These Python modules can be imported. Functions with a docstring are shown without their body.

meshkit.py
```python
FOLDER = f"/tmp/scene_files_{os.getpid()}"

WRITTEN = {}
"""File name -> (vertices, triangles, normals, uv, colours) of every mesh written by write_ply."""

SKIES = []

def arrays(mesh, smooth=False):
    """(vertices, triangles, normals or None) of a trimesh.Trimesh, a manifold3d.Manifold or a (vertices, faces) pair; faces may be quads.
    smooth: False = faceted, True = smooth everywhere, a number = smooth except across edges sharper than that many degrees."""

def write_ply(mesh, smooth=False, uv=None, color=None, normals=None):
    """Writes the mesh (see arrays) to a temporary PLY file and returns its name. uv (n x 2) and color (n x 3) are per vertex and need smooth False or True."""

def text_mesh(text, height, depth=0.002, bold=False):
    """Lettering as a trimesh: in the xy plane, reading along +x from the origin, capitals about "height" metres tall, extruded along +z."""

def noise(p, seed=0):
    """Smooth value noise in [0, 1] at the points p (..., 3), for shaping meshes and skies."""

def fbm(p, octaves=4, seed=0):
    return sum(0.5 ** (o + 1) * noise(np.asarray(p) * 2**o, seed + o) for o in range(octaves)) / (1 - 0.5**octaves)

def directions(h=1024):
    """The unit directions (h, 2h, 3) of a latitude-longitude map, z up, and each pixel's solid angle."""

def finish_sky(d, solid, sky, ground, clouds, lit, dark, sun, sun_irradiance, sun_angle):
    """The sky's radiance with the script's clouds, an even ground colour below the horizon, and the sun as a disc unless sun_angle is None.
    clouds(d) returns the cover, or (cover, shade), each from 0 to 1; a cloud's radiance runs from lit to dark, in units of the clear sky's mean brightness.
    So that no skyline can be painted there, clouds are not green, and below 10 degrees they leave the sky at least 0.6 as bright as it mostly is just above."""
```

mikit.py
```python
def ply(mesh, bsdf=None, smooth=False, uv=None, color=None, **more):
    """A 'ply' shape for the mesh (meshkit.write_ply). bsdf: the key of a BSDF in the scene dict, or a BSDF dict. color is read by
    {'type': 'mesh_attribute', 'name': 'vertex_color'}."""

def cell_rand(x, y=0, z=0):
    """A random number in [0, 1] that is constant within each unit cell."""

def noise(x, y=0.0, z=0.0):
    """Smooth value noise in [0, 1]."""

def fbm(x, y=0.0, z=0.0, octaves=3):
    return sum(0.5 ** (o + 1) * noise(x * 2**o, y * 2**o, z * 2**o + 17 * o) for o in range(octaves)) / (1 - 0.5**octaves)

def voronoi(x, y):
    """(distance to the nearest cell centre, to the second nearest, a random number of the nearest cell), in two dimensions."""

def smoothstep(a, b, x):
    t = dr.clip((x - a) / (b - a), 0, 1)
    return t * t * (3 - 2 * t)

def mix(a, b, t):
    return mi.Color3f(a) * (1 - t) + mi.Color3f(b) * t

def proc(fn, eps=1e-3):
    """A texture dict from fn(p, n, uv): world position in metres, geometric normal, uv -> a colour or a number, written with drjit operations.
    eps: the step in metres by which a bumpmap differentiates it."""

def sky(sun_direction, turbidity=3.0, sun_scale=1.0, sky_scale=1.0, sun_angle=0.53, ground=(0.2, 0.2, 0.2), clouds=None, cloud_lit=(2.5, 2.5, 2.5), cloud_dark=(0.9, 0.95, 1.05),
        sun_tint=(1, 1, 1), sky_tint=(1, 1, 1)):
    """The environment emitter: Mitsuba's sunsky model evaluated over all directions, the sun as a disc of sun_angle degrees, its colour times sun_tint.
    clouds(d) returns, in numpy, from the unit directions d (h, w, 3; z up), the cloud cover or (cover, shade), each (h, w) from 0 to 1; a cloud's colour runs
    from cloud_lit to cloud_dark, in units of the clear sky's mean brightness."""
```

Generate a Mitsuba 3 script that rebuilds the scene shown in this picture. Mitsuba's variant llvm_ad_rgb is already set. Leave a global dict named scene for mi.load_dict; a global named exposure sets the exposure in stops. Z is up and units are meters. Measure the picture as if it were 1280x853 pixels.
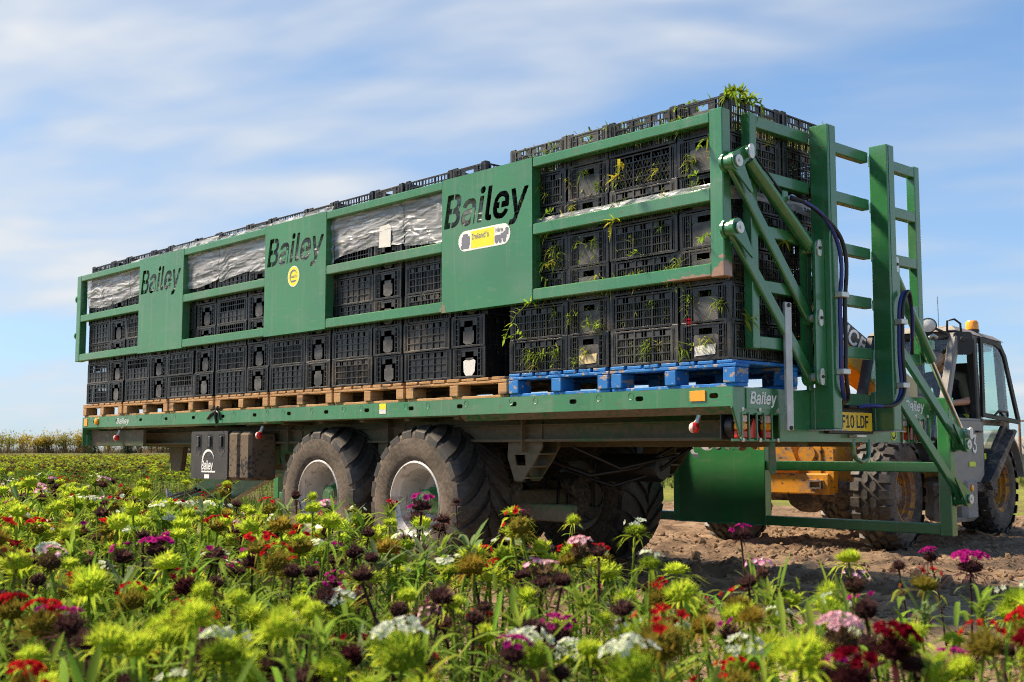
import math
import numpy as np
import trimesh
import mitsuba as mi
import drjit as dr
import mikit
import meshkit
from shapely import affinity
from shapely.geometry import Polygon, Point, LineString, box as sbox
from shapely.ops import unary_union
from scipy.spatial import ConvexHull
import manifold3d as m3

T = mi.ScalarTransform4f
scene, labels = {}, {}

# ------------------------------------------------------------------ camera, sky, sun, exposure
DECK = 1.40                                    # height of the trailer's load bed above the ground
CAM = np.array([4.269, -5.788, DECK - 0.384])
YAW, PITCH = -0.82, 0.093
FWD = np.array([math.sin(YAW) * math.cos(PITCH), math.cos(YAW) * math.cos(PITCH), math.sin(PITCH)])
scene['camera'] = {
    'type': 'thinlens', 'fov': 2 * math.degrees(math.atan(640 / 1462.8)), 'fov_axis': 'x',
    'aperture_radius': 0.0035, 'focus_distance': 7.8, 'near_clip': 0.05, 'far_clip': 3000.0,
    'to_world': T().look_at(origin=CAM.tolist(), target=(CAM + FWD).tolist(), up=[0, 0, 1]),
}
SUN = np.array([-0.72, -0.42, 0.86])
exposure = 3.2


def cloud_cover(d):
    """Thin streaky high cloud over a clear sky, denser towards the horizon and towards the west."""
    x, y, z = d[..., 0], d[..., 1], np.maximum(d[..., 2], 0.02)
    px, py = x / (z + 0.16), y / (z + 0.16)
    a, b = px * 0.86 + py * 0.50, -px * 0.50 + py * 0.86
    o = np.zeros_like(a)
    wx = 0.9 * meshkit.fbm(np.stack([a * 0.9, b * 0.9, o + 4], -1), 4, 31)
    wy = 0.9 * meshkit.fbm(np.stack([a * 0.9, b * 0.9, o + 9], -1), 4, 37)
    broad = meshkit.fbm(np.stack([a * 0.55 + 21.1, b * 0.95 + 12.5, o], -1), 4, 9)
    streak = meshkit.fbm(np.stack([a * 1.2 + wx, b * 2.3 + wy, o], -1), 5, 3)
    fine = meshkit.fbm(np.stack([a * 3.2 + 3 + 2 * wx, b * 7.0 + 3 * wy, o], -1), 4, 21)
    v = 0.46 * broad + 0.34 * streak + 0.20 * fine
    el = np.degrees(np.arcsin(np.clip(d[..., 2], -1, 1)))
    west = np.clip(0.5 + 0.5 * (-x * 0.95 - y * 0.30), 0, 1)
    t = np.clip((v - 0.385 + 0.08 * (west - 0.5) - 0.0016 * np.clip(el - 14, 0, 20)) / 0.25, 0, 1)
    t = t ** 1.25
    low = np.clip(1 - el / 24, 0, 1)
    cover = 0.92 * t + 0.26 * low * (1 - t)
    shade = np.clip(0.62 - 2.2 * (v - 0.47) + 0.10 * low, 0, 1)
    return np.clip(cover, 0, 0.95), shade


scene['sky_light'] = mikit.sky(SUN.tolist(), turbidity=3, sun_scale=0.68, sky_scale=1.0, sun_angle=10.0, clouds=cloud_cover,
                               cloud_lit=(2.4, 2.4, 2.4), cloud_dark=(1.05, 1.18, 1.32), sky_tint=(0.48, 0.535, 0.59), ground=(0.16, 0.15, 0.08))

# ------------------------------------------------------------------ materials
fbm, noise, smoothstep, mix, voronoi = mikit.fbm, mikit.noise, mikit.smoothstep, mikit.mix, mikit.voronoi


def principled(base, rough=0.5, spec=0.5, coat=0.0, metal=0.0, coat_gloss=0.9, **more):
    b = mikit.proc(base) if callable(base) else {'type': 'rgb', 'value': list(base)}
    r = mikit.proc(rough) if callable(rough) else float(rough)
    d = {'type': 'principled', 'base_color': b, 'roughness': r, 'specular': spec, 'metallic': metal, **more}
    if coat:
        d |= {'clearcoat': coat, 'clearcoat_gloss': coat_gloss}
    return d


def mat(key, d, bump=None, scale=1.0, eps=1e-3):
    if bump is not None:
        d = {'type': 'bumpmap', 'arbitrary': mikit.proc(bump, eps), 'scale': scale, 'bsdf': d}
    scene[key] = {'type': 'twosided', 'bsdf': d}


def f_paint(c, dust, amount):
    def fn(p, n, uv):
        g = fbm(p.x * 1.7, p.y * 1.7, p.z * 2.3, 4)
        s = fbm(p.x * 9, p.y * 9, p.z * 26, 3)
        run = fbm(p.x * 34 + 7 * p.y, p.y * 34, p.z * 1.6, 3)
        k = smoothstep(0.50, 0.78, g) * amount + smoothstep(0.60, 0.82, s) * amount * 0.8 + smoothstep(0.55, 0.80, run) * amount * 0.9
        chip = smoothstep(0.765, 0.79, fbm(p.x * 38, p.y * 38, p.z * 38, 3))
        col = mix(mix(c, [v * 1.25 for v in c], noise(p.x * 3, p.y * 3, p.z * 3)), dust, dr.clip(k, 0, 1))
        return mix(col, (0.13, 0.075, 0.045), chip * 0.8)
    return fn


def f_rough(a, b, s=4.0):
    return lambda p, n, uv: a + (b - a) * fbm(p.x * s, p.y * s, p.z * s, 3)


GREEN = (0.022, 0.148, 0.046)
mat('green_paint', principled(f_paint(GREEN, (0.19, 0.20, 0.16), 0.20), f_rough(0.14, 0.30), 0.9, coat=1.0))
_gate = f_paint(GREEN, (0.19, 0.20, 0.16), 0.20)


def f_gate(p, n, uv):
    """Paint with the bare rusty patches that the photograph shows at the lower rear corner and along the lower rail."""
    q = fbm(p.x * 26, p.y * 26, p.z * 26, 4)
    d1 = dr.sqrt(dr.square((p.x - 0.005) * 1.1) + dr.square(p.z - (DECK + 0.685)))
    d2 = dr.sqrt(dr.square((p.x + 0.24) * 0.22) + dr.square((p.z - (DECK + 0.672)) * 1.6))
    d3 = dr.sqrt(dr.square((p.x + 2.655) * 1.5) + dr.square(p.z - (DECK + 0.68)))
    k = dr.maximum(dr.maximum(smoothstep(0.088, 0.070, d1 + 0.16 * (q - 0.5)), smoothstep(0.044, 0.034, d2 + 0.10 * (q - 0.5))), 0.6 * smoothstep(0.06, 0.045, d3 + 0.12 * (q - 0.5)))
    return mix(_gate(p, n, uv), mix((0.34, 0.19, 0.10), (0.20, 0.10, 0.055), q), k)


mat('gate_paint', principled(f_gate, f_rough(0.14, 0.30), 0.9, coat=1.0))
mat('green_paint_dirty', principled(f_paint(GREEN, (0.15, 0.12, 0.08), 0.9), 0.6, 0.35))


def f_lip(p, n, uv):
    s = fbm(p.x * 45, p.y * 45, p.z * 60, 3)
    g = fbm(p.x * 2.3, p.y * 2, p.z * 4, 3)
    return mix(GREEN, mix((0.10, 0.075, 0.045), (0.21, 0.165, 0.11), s), smoothstep(0.25, 0.52, s * 0.55 + g * 0.45))


mat('muddy_lip', principled(f_lip, 0.75, 0.3))


def f_chassis(p, n, uv):
    g = fbm(p.x * 1.3, p.y * 1.3, p.z * 3, 4)
    s = fbm(p.x * 30, p.y * 30, p.z * 30, 3)
    return mix(GREEN, mix((0.095, 0.078, 0.050), (0.17, 0.14, 0.095), s), smoothstep(0.24, 0.52, g * 0.72 + s * 0.28))


mat('chassis_paint', principled(f_chassis, 0.65, 0.35))
mat('black_steel', principled((0.012, 0.012, 0.013), 0.45))
mat('galvanised', principled(lambda p, n, uv: mix((0.40, 0.42, 0.43), (0.58, 0.60, 0.61), fbm(p.x * 14, p.y * 14, p.z * 14, 3)), 0.42, 0.5, metal=0.55))
mat('pin_steel', principled((0.62, 0.62, 0.58), 0.35, 0.5, metal=0.6))
mat('chrome', principled((0.72, 0.66, 0.60), 0.12, 0.5, metal=1.0))
mat('white_print', principled((0.78, 0.79, 0.77), 0.45))
mat('faded_print', principled((0.50, 0.57, 0.55), 0.5))
mat('yellow_print', principled((0.80, 0.71, 0.03), 0.4))
mat('lime_print', principled((0.55, 0.70, 0.02), 0.4))
mat('grey_print', principled((0.16, 0.17, 0.22), 0.5))
mat('plate_yellow', principled((0.84, 0.56, 0.02), 0.35))
mat('black_print', principled((0.012, 0.012, 0.014), 0.5))
mat('amber_lens', principled((0.90, 0.34, 0.01), 0.18, 0.5, coat=1.0))
mat('red_lens', principled((0.62, 0.015, 0.012), 0.18, 0.5, coat=1.0))
mat('pale_lens', principled((0.78, 0.55, 0.50), 0.2, 0.5, coat=1.0))
mat('clear_lens', principled((0.75, 0.76, 0.74), 0.15, 0.5, coat=1.0))


def f_tyre(p, n, uv):
    g = fbm(p.x * 5, p.y * 5, p.z * 5, 4)
    s = fbm(p.x * 40, p.y * 40, p.z * 40, 3)
    return mix((0.030, 0.029, 0.028), mix((0.06, 0.048, 0.036), (0.10, 0.083, 0.064), s), smoothstep(0.36, 0.66, g * 0.6 + s * 0.4) * 0.62)


def f_sidewall(p, n, uv):
    g = fbm(p.x * 5, p.y * 5, p.z * 5, 4)
    s = fbm(p.x * 50, p.y * 50, p.z * 50, 3)
    return mix((0.052, 0.043, 0.035), (0.15, 0.121, 0.094), smoothstep(0.30, 0.70, g * 0.5 + s * 0.5))


mat('tyre_rubber', principled(f_tyre, f_rough(0.42, 0.7, 12), 0.5))
mat('tyre_sidewall', principled(f_sidewall, 0.8, 0.3))
mat('rim_silver', principled(f_paint((0.50, 0.49, 0.47), (0.22, 0.18, 0.14), 0.8), 0.38, 0.5, metal=0.25))


def f_plastic(base, dust, lo):
    def fn(p, n, uv):
        g = fbm(p.x * 6, p.y * 6, p.z * 6, 4)
        s = fbm(p.x * 70, p.y * 70, p.z * 70, 2)
        return mix(base, dust, smoothstep(lo, lo + 0.36, g * 0.7 + s * 0.3) * 0.6)
    return fn


mat('crate_plastic', principled(f_plastic((0.010, 0.010, 0.0115), (0.075, 0.068, 0.058), 0.50), f_rough(0.24, 0.46, 9), 0.5))
mat('crate_faded', principled(f_plastic((0.027, 0.028, 0.031), (0.10, 0.095, 0.088), 0.46), f_rough(0.34, 0.6, 9), 0.6))
mat('crate_soiled', principled(f_plastic((0.012, 0.012, 0.013), (0.15, 0.115, 0.08), 0.44), f_rough(0.3, 0.6, 9), 0.6))
mat('crate_panel', principled(lambda p, n, uv: mix((0.030, 0.030, 0.033), (0.115, 0.113, 0.112), smoothstep(0.35, 0.75, fbm(p.x * 11, p.y * 11, p.z * 11, 4))), 0.5, 0.5))


def f_toolbox(p, n, uv):
    s = fbm(p.x * 38, p.y * 38, p.z * 38, 3)
    g = fbm(p.x * 3.5, p.y * 3.5, p.z * 3.5, 3)
    return mix((0.022, 0.023, 0.026), (0.15, 0.115, 0.08), smoothstep(0.38, 0.58, s * 0.5 + g * 0.5))


mat('box_plastic', principled(lambda p, n, uv: mix((0.030, 0.031, 0.036), (0.07, 0.066, 0.06), fbm(p.x * 9, p.y * 9, p.z * 9, 3)), 0.5, 0.4))
mat('box_muddy', principled(f_toolbox, 0.8, 0.3))


def f_wood(p, n, uv):
    g = fbm(p.x * 2.5, p.y * 2.5, p.z * 90, 3)
    k = mikit.cell_rand(p.x * 3.1, p.y * 3.0, p.z * 20)
    st = smoothstep(0.58, 0.72, fbm(p.x * 4, p.y * 4, p.z * 12, 3))
    c = mix((0.29, 0.155, 0.070), (0.52, 0.33, 0.165), g * 0.6 + k * 0.4)
    return mix(c, (0.10, 0.075, 0.055), st * 0.75)


def f_blue(p, n, uv):
    s = fbm(p.x * 26, p.y * 26, p.z * 30, 4)
    g = fbm(p.x * 3, p.y * 3, p.z * 3, 3)
    c = mix((0.008, 0.12, 0.42), (0.035, 0.23, 0.60), g)
    c = mix(c, (0.40, 0.30, 0.20), smoothstep(0.615, 0.66, s) * 0.85)
    return mix(c, (0.45, 0.50, 0.56), smoothstep(0.70, 0.76, fbm(p.x * 17 + 5, p.y * 17, p.z * 21, 3)))


mat('pallet_wood', principled(f_wood, 0.8, 0.2))
mat('pallet_blue', principled(f_blue, 0.6, 0.3))
mat('paper_white', principled((0.66, 0.66, 0.64), 0.7, 0.2))
mat('paper_cream', principled((0.70, 0.56, 0.33), 0.7, 0.2))
mat('hose_black', principled((0.012, 0.012, 0.014), 0.4))
mat('hose_blue', principled((0.02, 0.035, 0.20), 0.35))


def f_film(p, n, uv):
    return (fbm(p.x * 3.0, p.y * 14, p.z * 26 + 2.5 * noise(p.x * 2.2, p.y * 5, p.z * 3), 4) + 0.35 * fbm(p.x * 12, p.y * 12, p.z * 60, 2)) * 0.010


scene['stretch_film'] = {'type': 'blendbsdf', 'weight': mikit.proc(lambda p, n, uv: 0.40 + 0.46 * smoothstep(0.40, 0.66, fbm(p.x * 2.2, p.y * 6, p.z * 30, 4))),
                         'a': {'type': 'null'},
                         'b': {'type': 'bumpmap', 'arbitrary': mikit.proc(f_film, 2e-3), 'scale': 1.0,
                               'bsdf': {'type': 'twosided', 'bsdf': principled((0.44, 0.45, 0.47), 0.30, 0.8, coat=0.4)}}}

# telehandler
def f_yellow(p, n, uv):
    g = fbm(p.x * 3.3, p.y * 3.3, p.z * 3.3, 4)
    s = fbm(p.x * 28, p.y * 28, p.z * 28, 3)
    c = mix((0.62, 0.27, 0.012), (0.50, 0.20, 0.012), g)
    c = mix(c, (0.24, 0.165, 0.10), smoothstep(0.46, 0.70, g * 0.55 + s * 0.45))
    return mix(c, (0.10, 0.045, 0.025), smoothstep(0.66, 0.74, s))


mat('yellow_paint', principled(f_yellow, 0.5, 0.4))
mat('yellow_clean', principled(lambda p, n, uv: mix((0.78, 0.40, 0.01), (0.66, 0.30, 0.012), fbm(p.x * 4, p.y * 4, p.z * 4, 3)), 0.35, 0.5, coat=0.3))


def f_rim(p, n, uv):
    g = fbm(p.x * 8, p.y * 8, p.z * 8, 4)
    s = fbm(p.x * 30, p.y * 30, p.z * 30, 3)
    c = mix((0.50, 0.225, 0.025), (0.24, 0.10, 0.04), smoothstep(0.38, 0.60, g))
    c = mix(c, (0.30, 0.22, 0.15), smoothstep(0.44, 0.66, 0.5 * g + 0.5 * s) * 0.75)
    return mix(c, (0.09, 0.05, 0.035), smoothstep(0.60, 0.70, s))


mat('rim_yellow', principled(f_rim, 0.55, 0.4))


def f_grime(p, n, uv):
    g = fbm(p.x * 4, p.y * 4, p.z * 4, 4)
    s = fbm(p.x * 36, p.y * 36, p.z * 36, 3)
    return mix((0.045, 0.044, 0.046), (0.26, 0.205, 0.155), smoothstep(0.34, 0.68, g * 0.6 + s * 0.4))


mat('grimy_steel', principled(f_grime, 0.7, 0.3))
mat('cab_black', principled(lambda p, n, uv: mix((0.020, 0.020, 0.022), (0.11, 0.095, 0.08), smoothstep(0.5, 0.8, fbm(p.x * 6, p.y * 6, p.z * 6, 4)) * 0.6), 0.45, 0.5))
mat('cab_grey', principled(lambda p, n, uv: mix((0.17, 0.18, 0.19), (0.30, 0.27, 0.235), fbm(p.x * 6, p.y * 6, p.z * 9, 4)), 0.5, 0.4))
mat('dusty_fender', principled(lambda p, n, uv: mix((0.20, 0.187, 0.17), (0.38, 0.345, 0.30), fbm(p.x * 9, p.y * 9, p.z * 9, 4)), 0.7, 0.3))
scene['window_glass'] = {'type': 'thindielectric', 'specular_transmittance': {'type': 'rgb', 'value': [0.70, 0.86, 0.80]}}
mat('seat_cloth', principled((0.03, 0.03, 0.034), 0.8))
mat('skin', principled((0.52, 0.29, 0.20), 0.5, 0.4))
mat('vest_cloth', principled((0.010, 0.012, 0.022), 0.85, 0.2))
mat('shirt_cloth', principled((0.10, 0.105, 0.072), 0.85, 0.2))
mat('trouser_cloth', principled((0.02, 0.026, 0.045), 0.85, 0.2))
mat('hair', principled((0.05, 0.034, 0.022), 0.7))


# ground and plants
def f_soil(p, n, uv):
    s = fbm(p.x * 21, p.y * 21, 0, 4)
    g = fbm(p.x * 1.1, p.y * 1.1, 0, 3)
    c = mix((0.105, 0.070, 0.045), (0.25, 0.175, 0.112), s)
    return mix(c, (0.34, 0.25, 0.165), smoothstep(0.52, 0.72, g) * 0.5)


mat('soil_earth', principled(f_soil, 0.95, 0.1))
mat('clod', principled(lambda p, n, uv: mix((0.10, 0.065, 0.042), (0.34, 0.24, 0.15), fbm(p.x * 13, p.y * 13, p.z * 13, 3)), 0.95, 0.1))


def f_field(p, n, uv):
    s = fbm(p.x * 0.9, p.y * 0.9, 0, 4)
    r = fbm(p.x * 0.05, p.y * 0.22, 0, 3)
    c = mix((0.075, 0.105, 0.022), (0.19, 0.185, 0.040), s)
    return mix(c, (0.085, 0.055, 0.040), smoothstep(0.40, 0.58, r * 0.6 + s * 0.4) * 0.75)


mat('far_land', principled(f_field, 0.95, 0.1))
scene['plant'] = {'type': 'principledthin', 'base_color': {'type': 'mesh_attribute', 'name': 'vertex_color'}, 'roughness': 0.5, 'diff_trans': 0.95, 'spec_trans': 0.0, 'eta': 1.35}
mat('bark', principled((0.17, 0.115, 0.075), 0.9, 0.1))


# ------------------------------------------------------------------ mesh helpers
def _box_topology():
    s = np.array([[a, b, c] for a in (-1, 1) for b in (-1, 1) for c in (-1, 1)], float)
    v = np.vstack([s * 1.0 - s * 0.2 * (1 - np.eye(3)[k]) for k in range(3)])
    h = ConvexHull(v)
    f = h.simplices.copy()
    for i, (a, b, c) in enumerate(f):
        if np.dot(np.cross(v[b] - v[a], v[c] - v[a]), v[a] + v[b] + v[c]) < 0:
            f[i] = [a, c, b]
    return s, f


_S, _BF = _box_topology()
_PF = np.array([[0, 1, 3], [0, 3, 2], [4, 6, 7], [4, 7, 5], [0, 4, 5], [0, 5, 1], [2, 3, 7], [2, 7, 6], [0, 2, 6], [0, 6, 4], [1, 5, 7], [1, 7, 3]])


def unit(v):
    v = np.asarray(v, float)
    return v / max(np.linalg.norm(v), 1e-12)


class Mesh:
    """Collects pieces of one part."""

    def __init__(self):
        self.v, self.f, self.n = [], [], 0

    def add(self, v, f):
        self.v.append(np.asarray(v, float))
        self.f.append(np.asarray(f, int) + self.n)
        self.n += len(v)
        return self

    def tri(self, m):
        return self.add(np.array(m.vertices), np.array(m.faces))

    def cbox(self, centre, half, axes=np.eye(3), c=0.004):
        half = np.asarray(half, float)
        c = min(c, half.min() * 0.45)
        if c <= 0:
            v, f = _S * half, _PF
        else:
            v = np.vstack([_S * (half - c * (1 - np.eye(3)[k])) for k in range(3)])
            f = _BF
        return self.add(v @ np.asarray(axes) + np.asarray(centre, float), f)

    def box(self, x0, x1, y0, y1, z0, z1, c=0.004):
        return self.cbox([(x0 + x1) / 2, (y0 + y1) / 2, (z0 + z1) / 2], [abs(x1 - x0) / 2, abs(y1 - y0) / 2, abs(z1 - z0) / 2], c=c)

    def bar(self, p, q, w, h, up=(0, 0, 1), c=0.004):
        p, q = np.asarray(p, float), np.asarray(q, float)
        d = unit(q - p)
        s = unit(np.cross(d, up))
        u = np.cross(s, d)
        return self.cbox((p + q) / 2, [np.linalg.norm(q - p) / 2, w / 2, h / 2], np.array([d, s, u]), c)

    def tube(self, pts, r, n=10, cap=True):
        pts = np.asarray(pts, float)
        r = np.broadcast_to(np.asarray(r, float), (len(pts),))
        t = np.gradient(pts, axis=0)
        t /= np.linalg.norm(t, axis=1, keepdims=True) + 1e-12
        a = unit(np.cross(t[0], [0, 0, 1] if abs(t[0][2]) < 0.9 else [1, 0, 0]))
        ang = np.arange(n) * 2 * np.pi / n
        rings = []
        for i in range(len(pts)):
            a = unit(a - t[i] * np.dot(a, t[i]))
            b = np.cross(t[i], a)
            rings.append(pts[i] + r[i] * (np.cos(ang)[:, None] * a + np.sin(ang)[:, None] * b))
        v = np.vstack(rings)
        f = []
        for i in range(len(pts) - 1):
            for k in range(n):
                a0, a1, b0, b1 = i * n + k, i * n + (k + 1) % n, (i + 1) * n + k, (i + 1) * n + (k + 1) % n
                f += [[a0, a1, b1], [a0, b1, b0]]
        if cap:
            for e, base in ((0, 0), (1, (len(pts) - 1) * n)):
                for k in range(1, n - 1):
                    f.append([base, base + k + 1, base + k] if e == 0 else [base, base + k, base + k + 1])
        return self.add(v, f)

    def cyl(self, p, q, r, n=16):
        return self.tube([p, q], r, n)

    def lathe(self, prof, origin, axis, n=48):
        """prof: list of (radius, position along axis)."""
        axis = unit(axis)
        a = unit(np.cross(axis, [0, 0, 1] if abs(axis[2]) < 0.9 else [1, 0, 0]))
        b = np.cross(axis, a)
        ang = np.arange(n) * 2 * np.pi / n
        ring = np.cos(ang)[:, None] * a + np.sin(ang)[:, None] * b
        v = np.vstack([np.asarray(origin, float) + ring * r + axis * t for r, t in prof])
        f = []
        for i in range(len(prof) - 1):
            for k in range(n):
                a0, a1, b0, b1 = i * n + k, i * n + (k + 1) % n, (i + 1) * n + k, (i + 1) * n + (k + 1) % n
                f += [[a0, a1, b1], [a0, b1, b0]]
        return self.add(v, f)

    def prism(self, poly, origin, ux, uy, depth):
        """Extrudes the 2-D polygon (u, v) along ux x uy by depth."""
        ux, uy = np.asarray(ux, float), np.asarray(uy, float)
        w = np.cross(ux, uy)
        for g in getattr(poly, 'geoms', [poly]):
            if g.is_empty or g.area < 1e-9:
                continue
            m = trimesh.creation.extrude_polygon(g, abs(depth), engine='earcut')
            v = np.array(m.vertices)
            if depth < 0:
                v[:, 2] -= abs(depth)
            self.add(np.asarray(origin, float) + v[:, :1] * ux + v[:, 1:2] * uy + v[:, 2:] * w, m.faces)
        return self

    def mesh(self):
        return np.vstack(self.v), np.vstack(self.f)

    def moved(self, m):
        v, f = self.mesh()
        m = np.asarray(m, float)
        o = Mesh()
        return o.add(v @ m[:3, :3].T + m[:3, 3], f if np.linalg.det(m[:3, :3]) > 0 else f[:, ::-1])


def unique(key):
    if key not in scene:
        return key
    k = 1
    while f'{key}_{k:03d}' in scene:
        k += 1
    return f'{key}_{k:03d}'


_next = {}


def numbered(key):
    k = _next.get(key, 0)
    _next[key] = k + 1
    return key if k == 0 else f'{key}_{k:03d}'


def put(key, m, material, smooth=False, off=None, **more):
    """One entry of the scene; key is parent__name. Returns the key it got."""
    v, f = m.mesh() if isinstance(m, Mesh) else m
    if off is not None:
        v = v + np.asarray(off, float)
    key = numbered(key)
    scene[key] = mikit.ply((v, f), material, smooth, **more)
    return key


def thing(name, label, category, group=None):
    key = numbered(name)
    labels[key] = {'label': label, 'category': category}
    if group:
        labels[key]['group'] = group
    return key


def setting(key, label=None, kind='structure'):
    labels[key] = {'kind': kind, 'label': label or key.replace('_', ' ')}


_glyphs = {}


def text_poly(text, height, bold=True, slant=0.0):
    k = (text, bold)
    if k not in _glyphs:
        m = meshkit.text_mesh(text, 1.0, 0.01, bold)
        v, f = np.array(m.vertices), np.array(m.faces)
        top = [t for t in f if v[t, 2].min() > 0.005]
        _glyphs[k] = unary_union([Polygon(v[t, :2]).buffer(0.002, join_style=2) for t in top])
    p = affinity.scale(_glyphs[k], height, height, origin=(0, 0))
    return affinity.affine_transform(p, [1, slant, 0, 1, 0, 0])


def fit_text(text, x0, x1, y0, height, bold=True, slant=0.0):
    p = text_poly(text, height, bold, slant)
    a, b, c, d = p.bounds
    p = affinity.translate(p, -a, 0)
    return affinity.translate(affinity.scale(p, (x1 - x0) / (c - a), 1, origin=(0, 0)), x0, y0)


def rrect(x0, x1, y0, y1, r):
    return sbox(x0 + r, y0 + r, x1 - r, y1 - r).buffer(r, 6)


def stadium(p, q, r0, r1=None):
    r1 = r0 if r1 is None else r1
    return unary_union([Point(p).buffer(r0, 10), Point(q).buffer(r1, 10)]).convex_hull


X, Y, Z = np.eye(3)
UP = np.array([0, 0, DECK])


# ------------------------------------------------------------------ ground
rng = np.random.default_rng(11)
BED_EDGE = -3.02                                # far edge of the flower bed in front of the trailer


def grid(xs, ys, zf):
    gx, gy = np.meshgrid(xs, ys, indexing='ij')
    z = zf(gx, gy)
    v = np.stack([gx, gy, z], -1).reshape(-1, 3)
    nx, ny = len(xs), len(ys)
    i = (np.arange(nx - 1)[:, None] * ny + np.arange(ny - 1)[None]).ravel()
    f = np.vstack([np.stack([i, i + ny, i + ny + 1], 1), np.stack([i, i + ny + 1, i + 1], 1)])
    return v, f


def soil_height(x, y):
    p = np.stack([x, y, x * 0], -1)
    big = meshkit.fbm(p * 0.8, 3, 1) - 0.5
    mid = meshkit.fbm(p * 4.5, 3, 2) - 0.5
    small = np.abs(meshkit.fbm(p * 14.0, 3, 4) - 0.5)
    base = -0.05 * np.clip((y - 2.6) / 2.0, 0, 1)
    rut = np.zeros_like(x)
    for yc, dp in ((0.32, .05), (2.18, .05), (-1.55, .035), (-2.2, .03)):   # wheel tracks along the headland
        q = (y - yc - 0.10 * np.sin(x * 0.7 + yc)) / 0.24
        rut += dp * np.exp(-q ** 4) * (0.6 + 0.4 * np.cos(x * 17 + np.abs(q) * 2.4)) - 0.03 * np.exp(-((np.abs(q) - 1.35) / 0.35) ** 2)
    for xc in (-2.35, -4.2, 1.3):                                          # and across it, where the telehandler ran
        q = (x - xc - 0.10 * y) / 0.22
        rut += np.where(y > 3.0, 0.045 * np.exp(-q ** 4) * (0.6 + 0.4 * np.cos(y * 17)) - 0.03 * np.exp(-((np.abs(q) - 1.35) / 0.35) ** 2), 0)
    return base + 0.10 * big + 0.10 * mid + 0.10 * small - 0.025 - rut


put('ground', grid(np.linspace(-900, 900, 46), np.linspace(-900, 900, 46), lambda x, y: x * 0 - 0.30), 'far_land')
setting('ground', 'wide flat farmland reaching to the horizon')
put('soil', grid(np.arange(-13, 6.0, 0.045), np.arange(-7.0, 13.5, 0.045), soil_height), 'soil_earth', True)
setting('soil', 'bare brown tilled soil under and behind the trailer')

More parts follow.
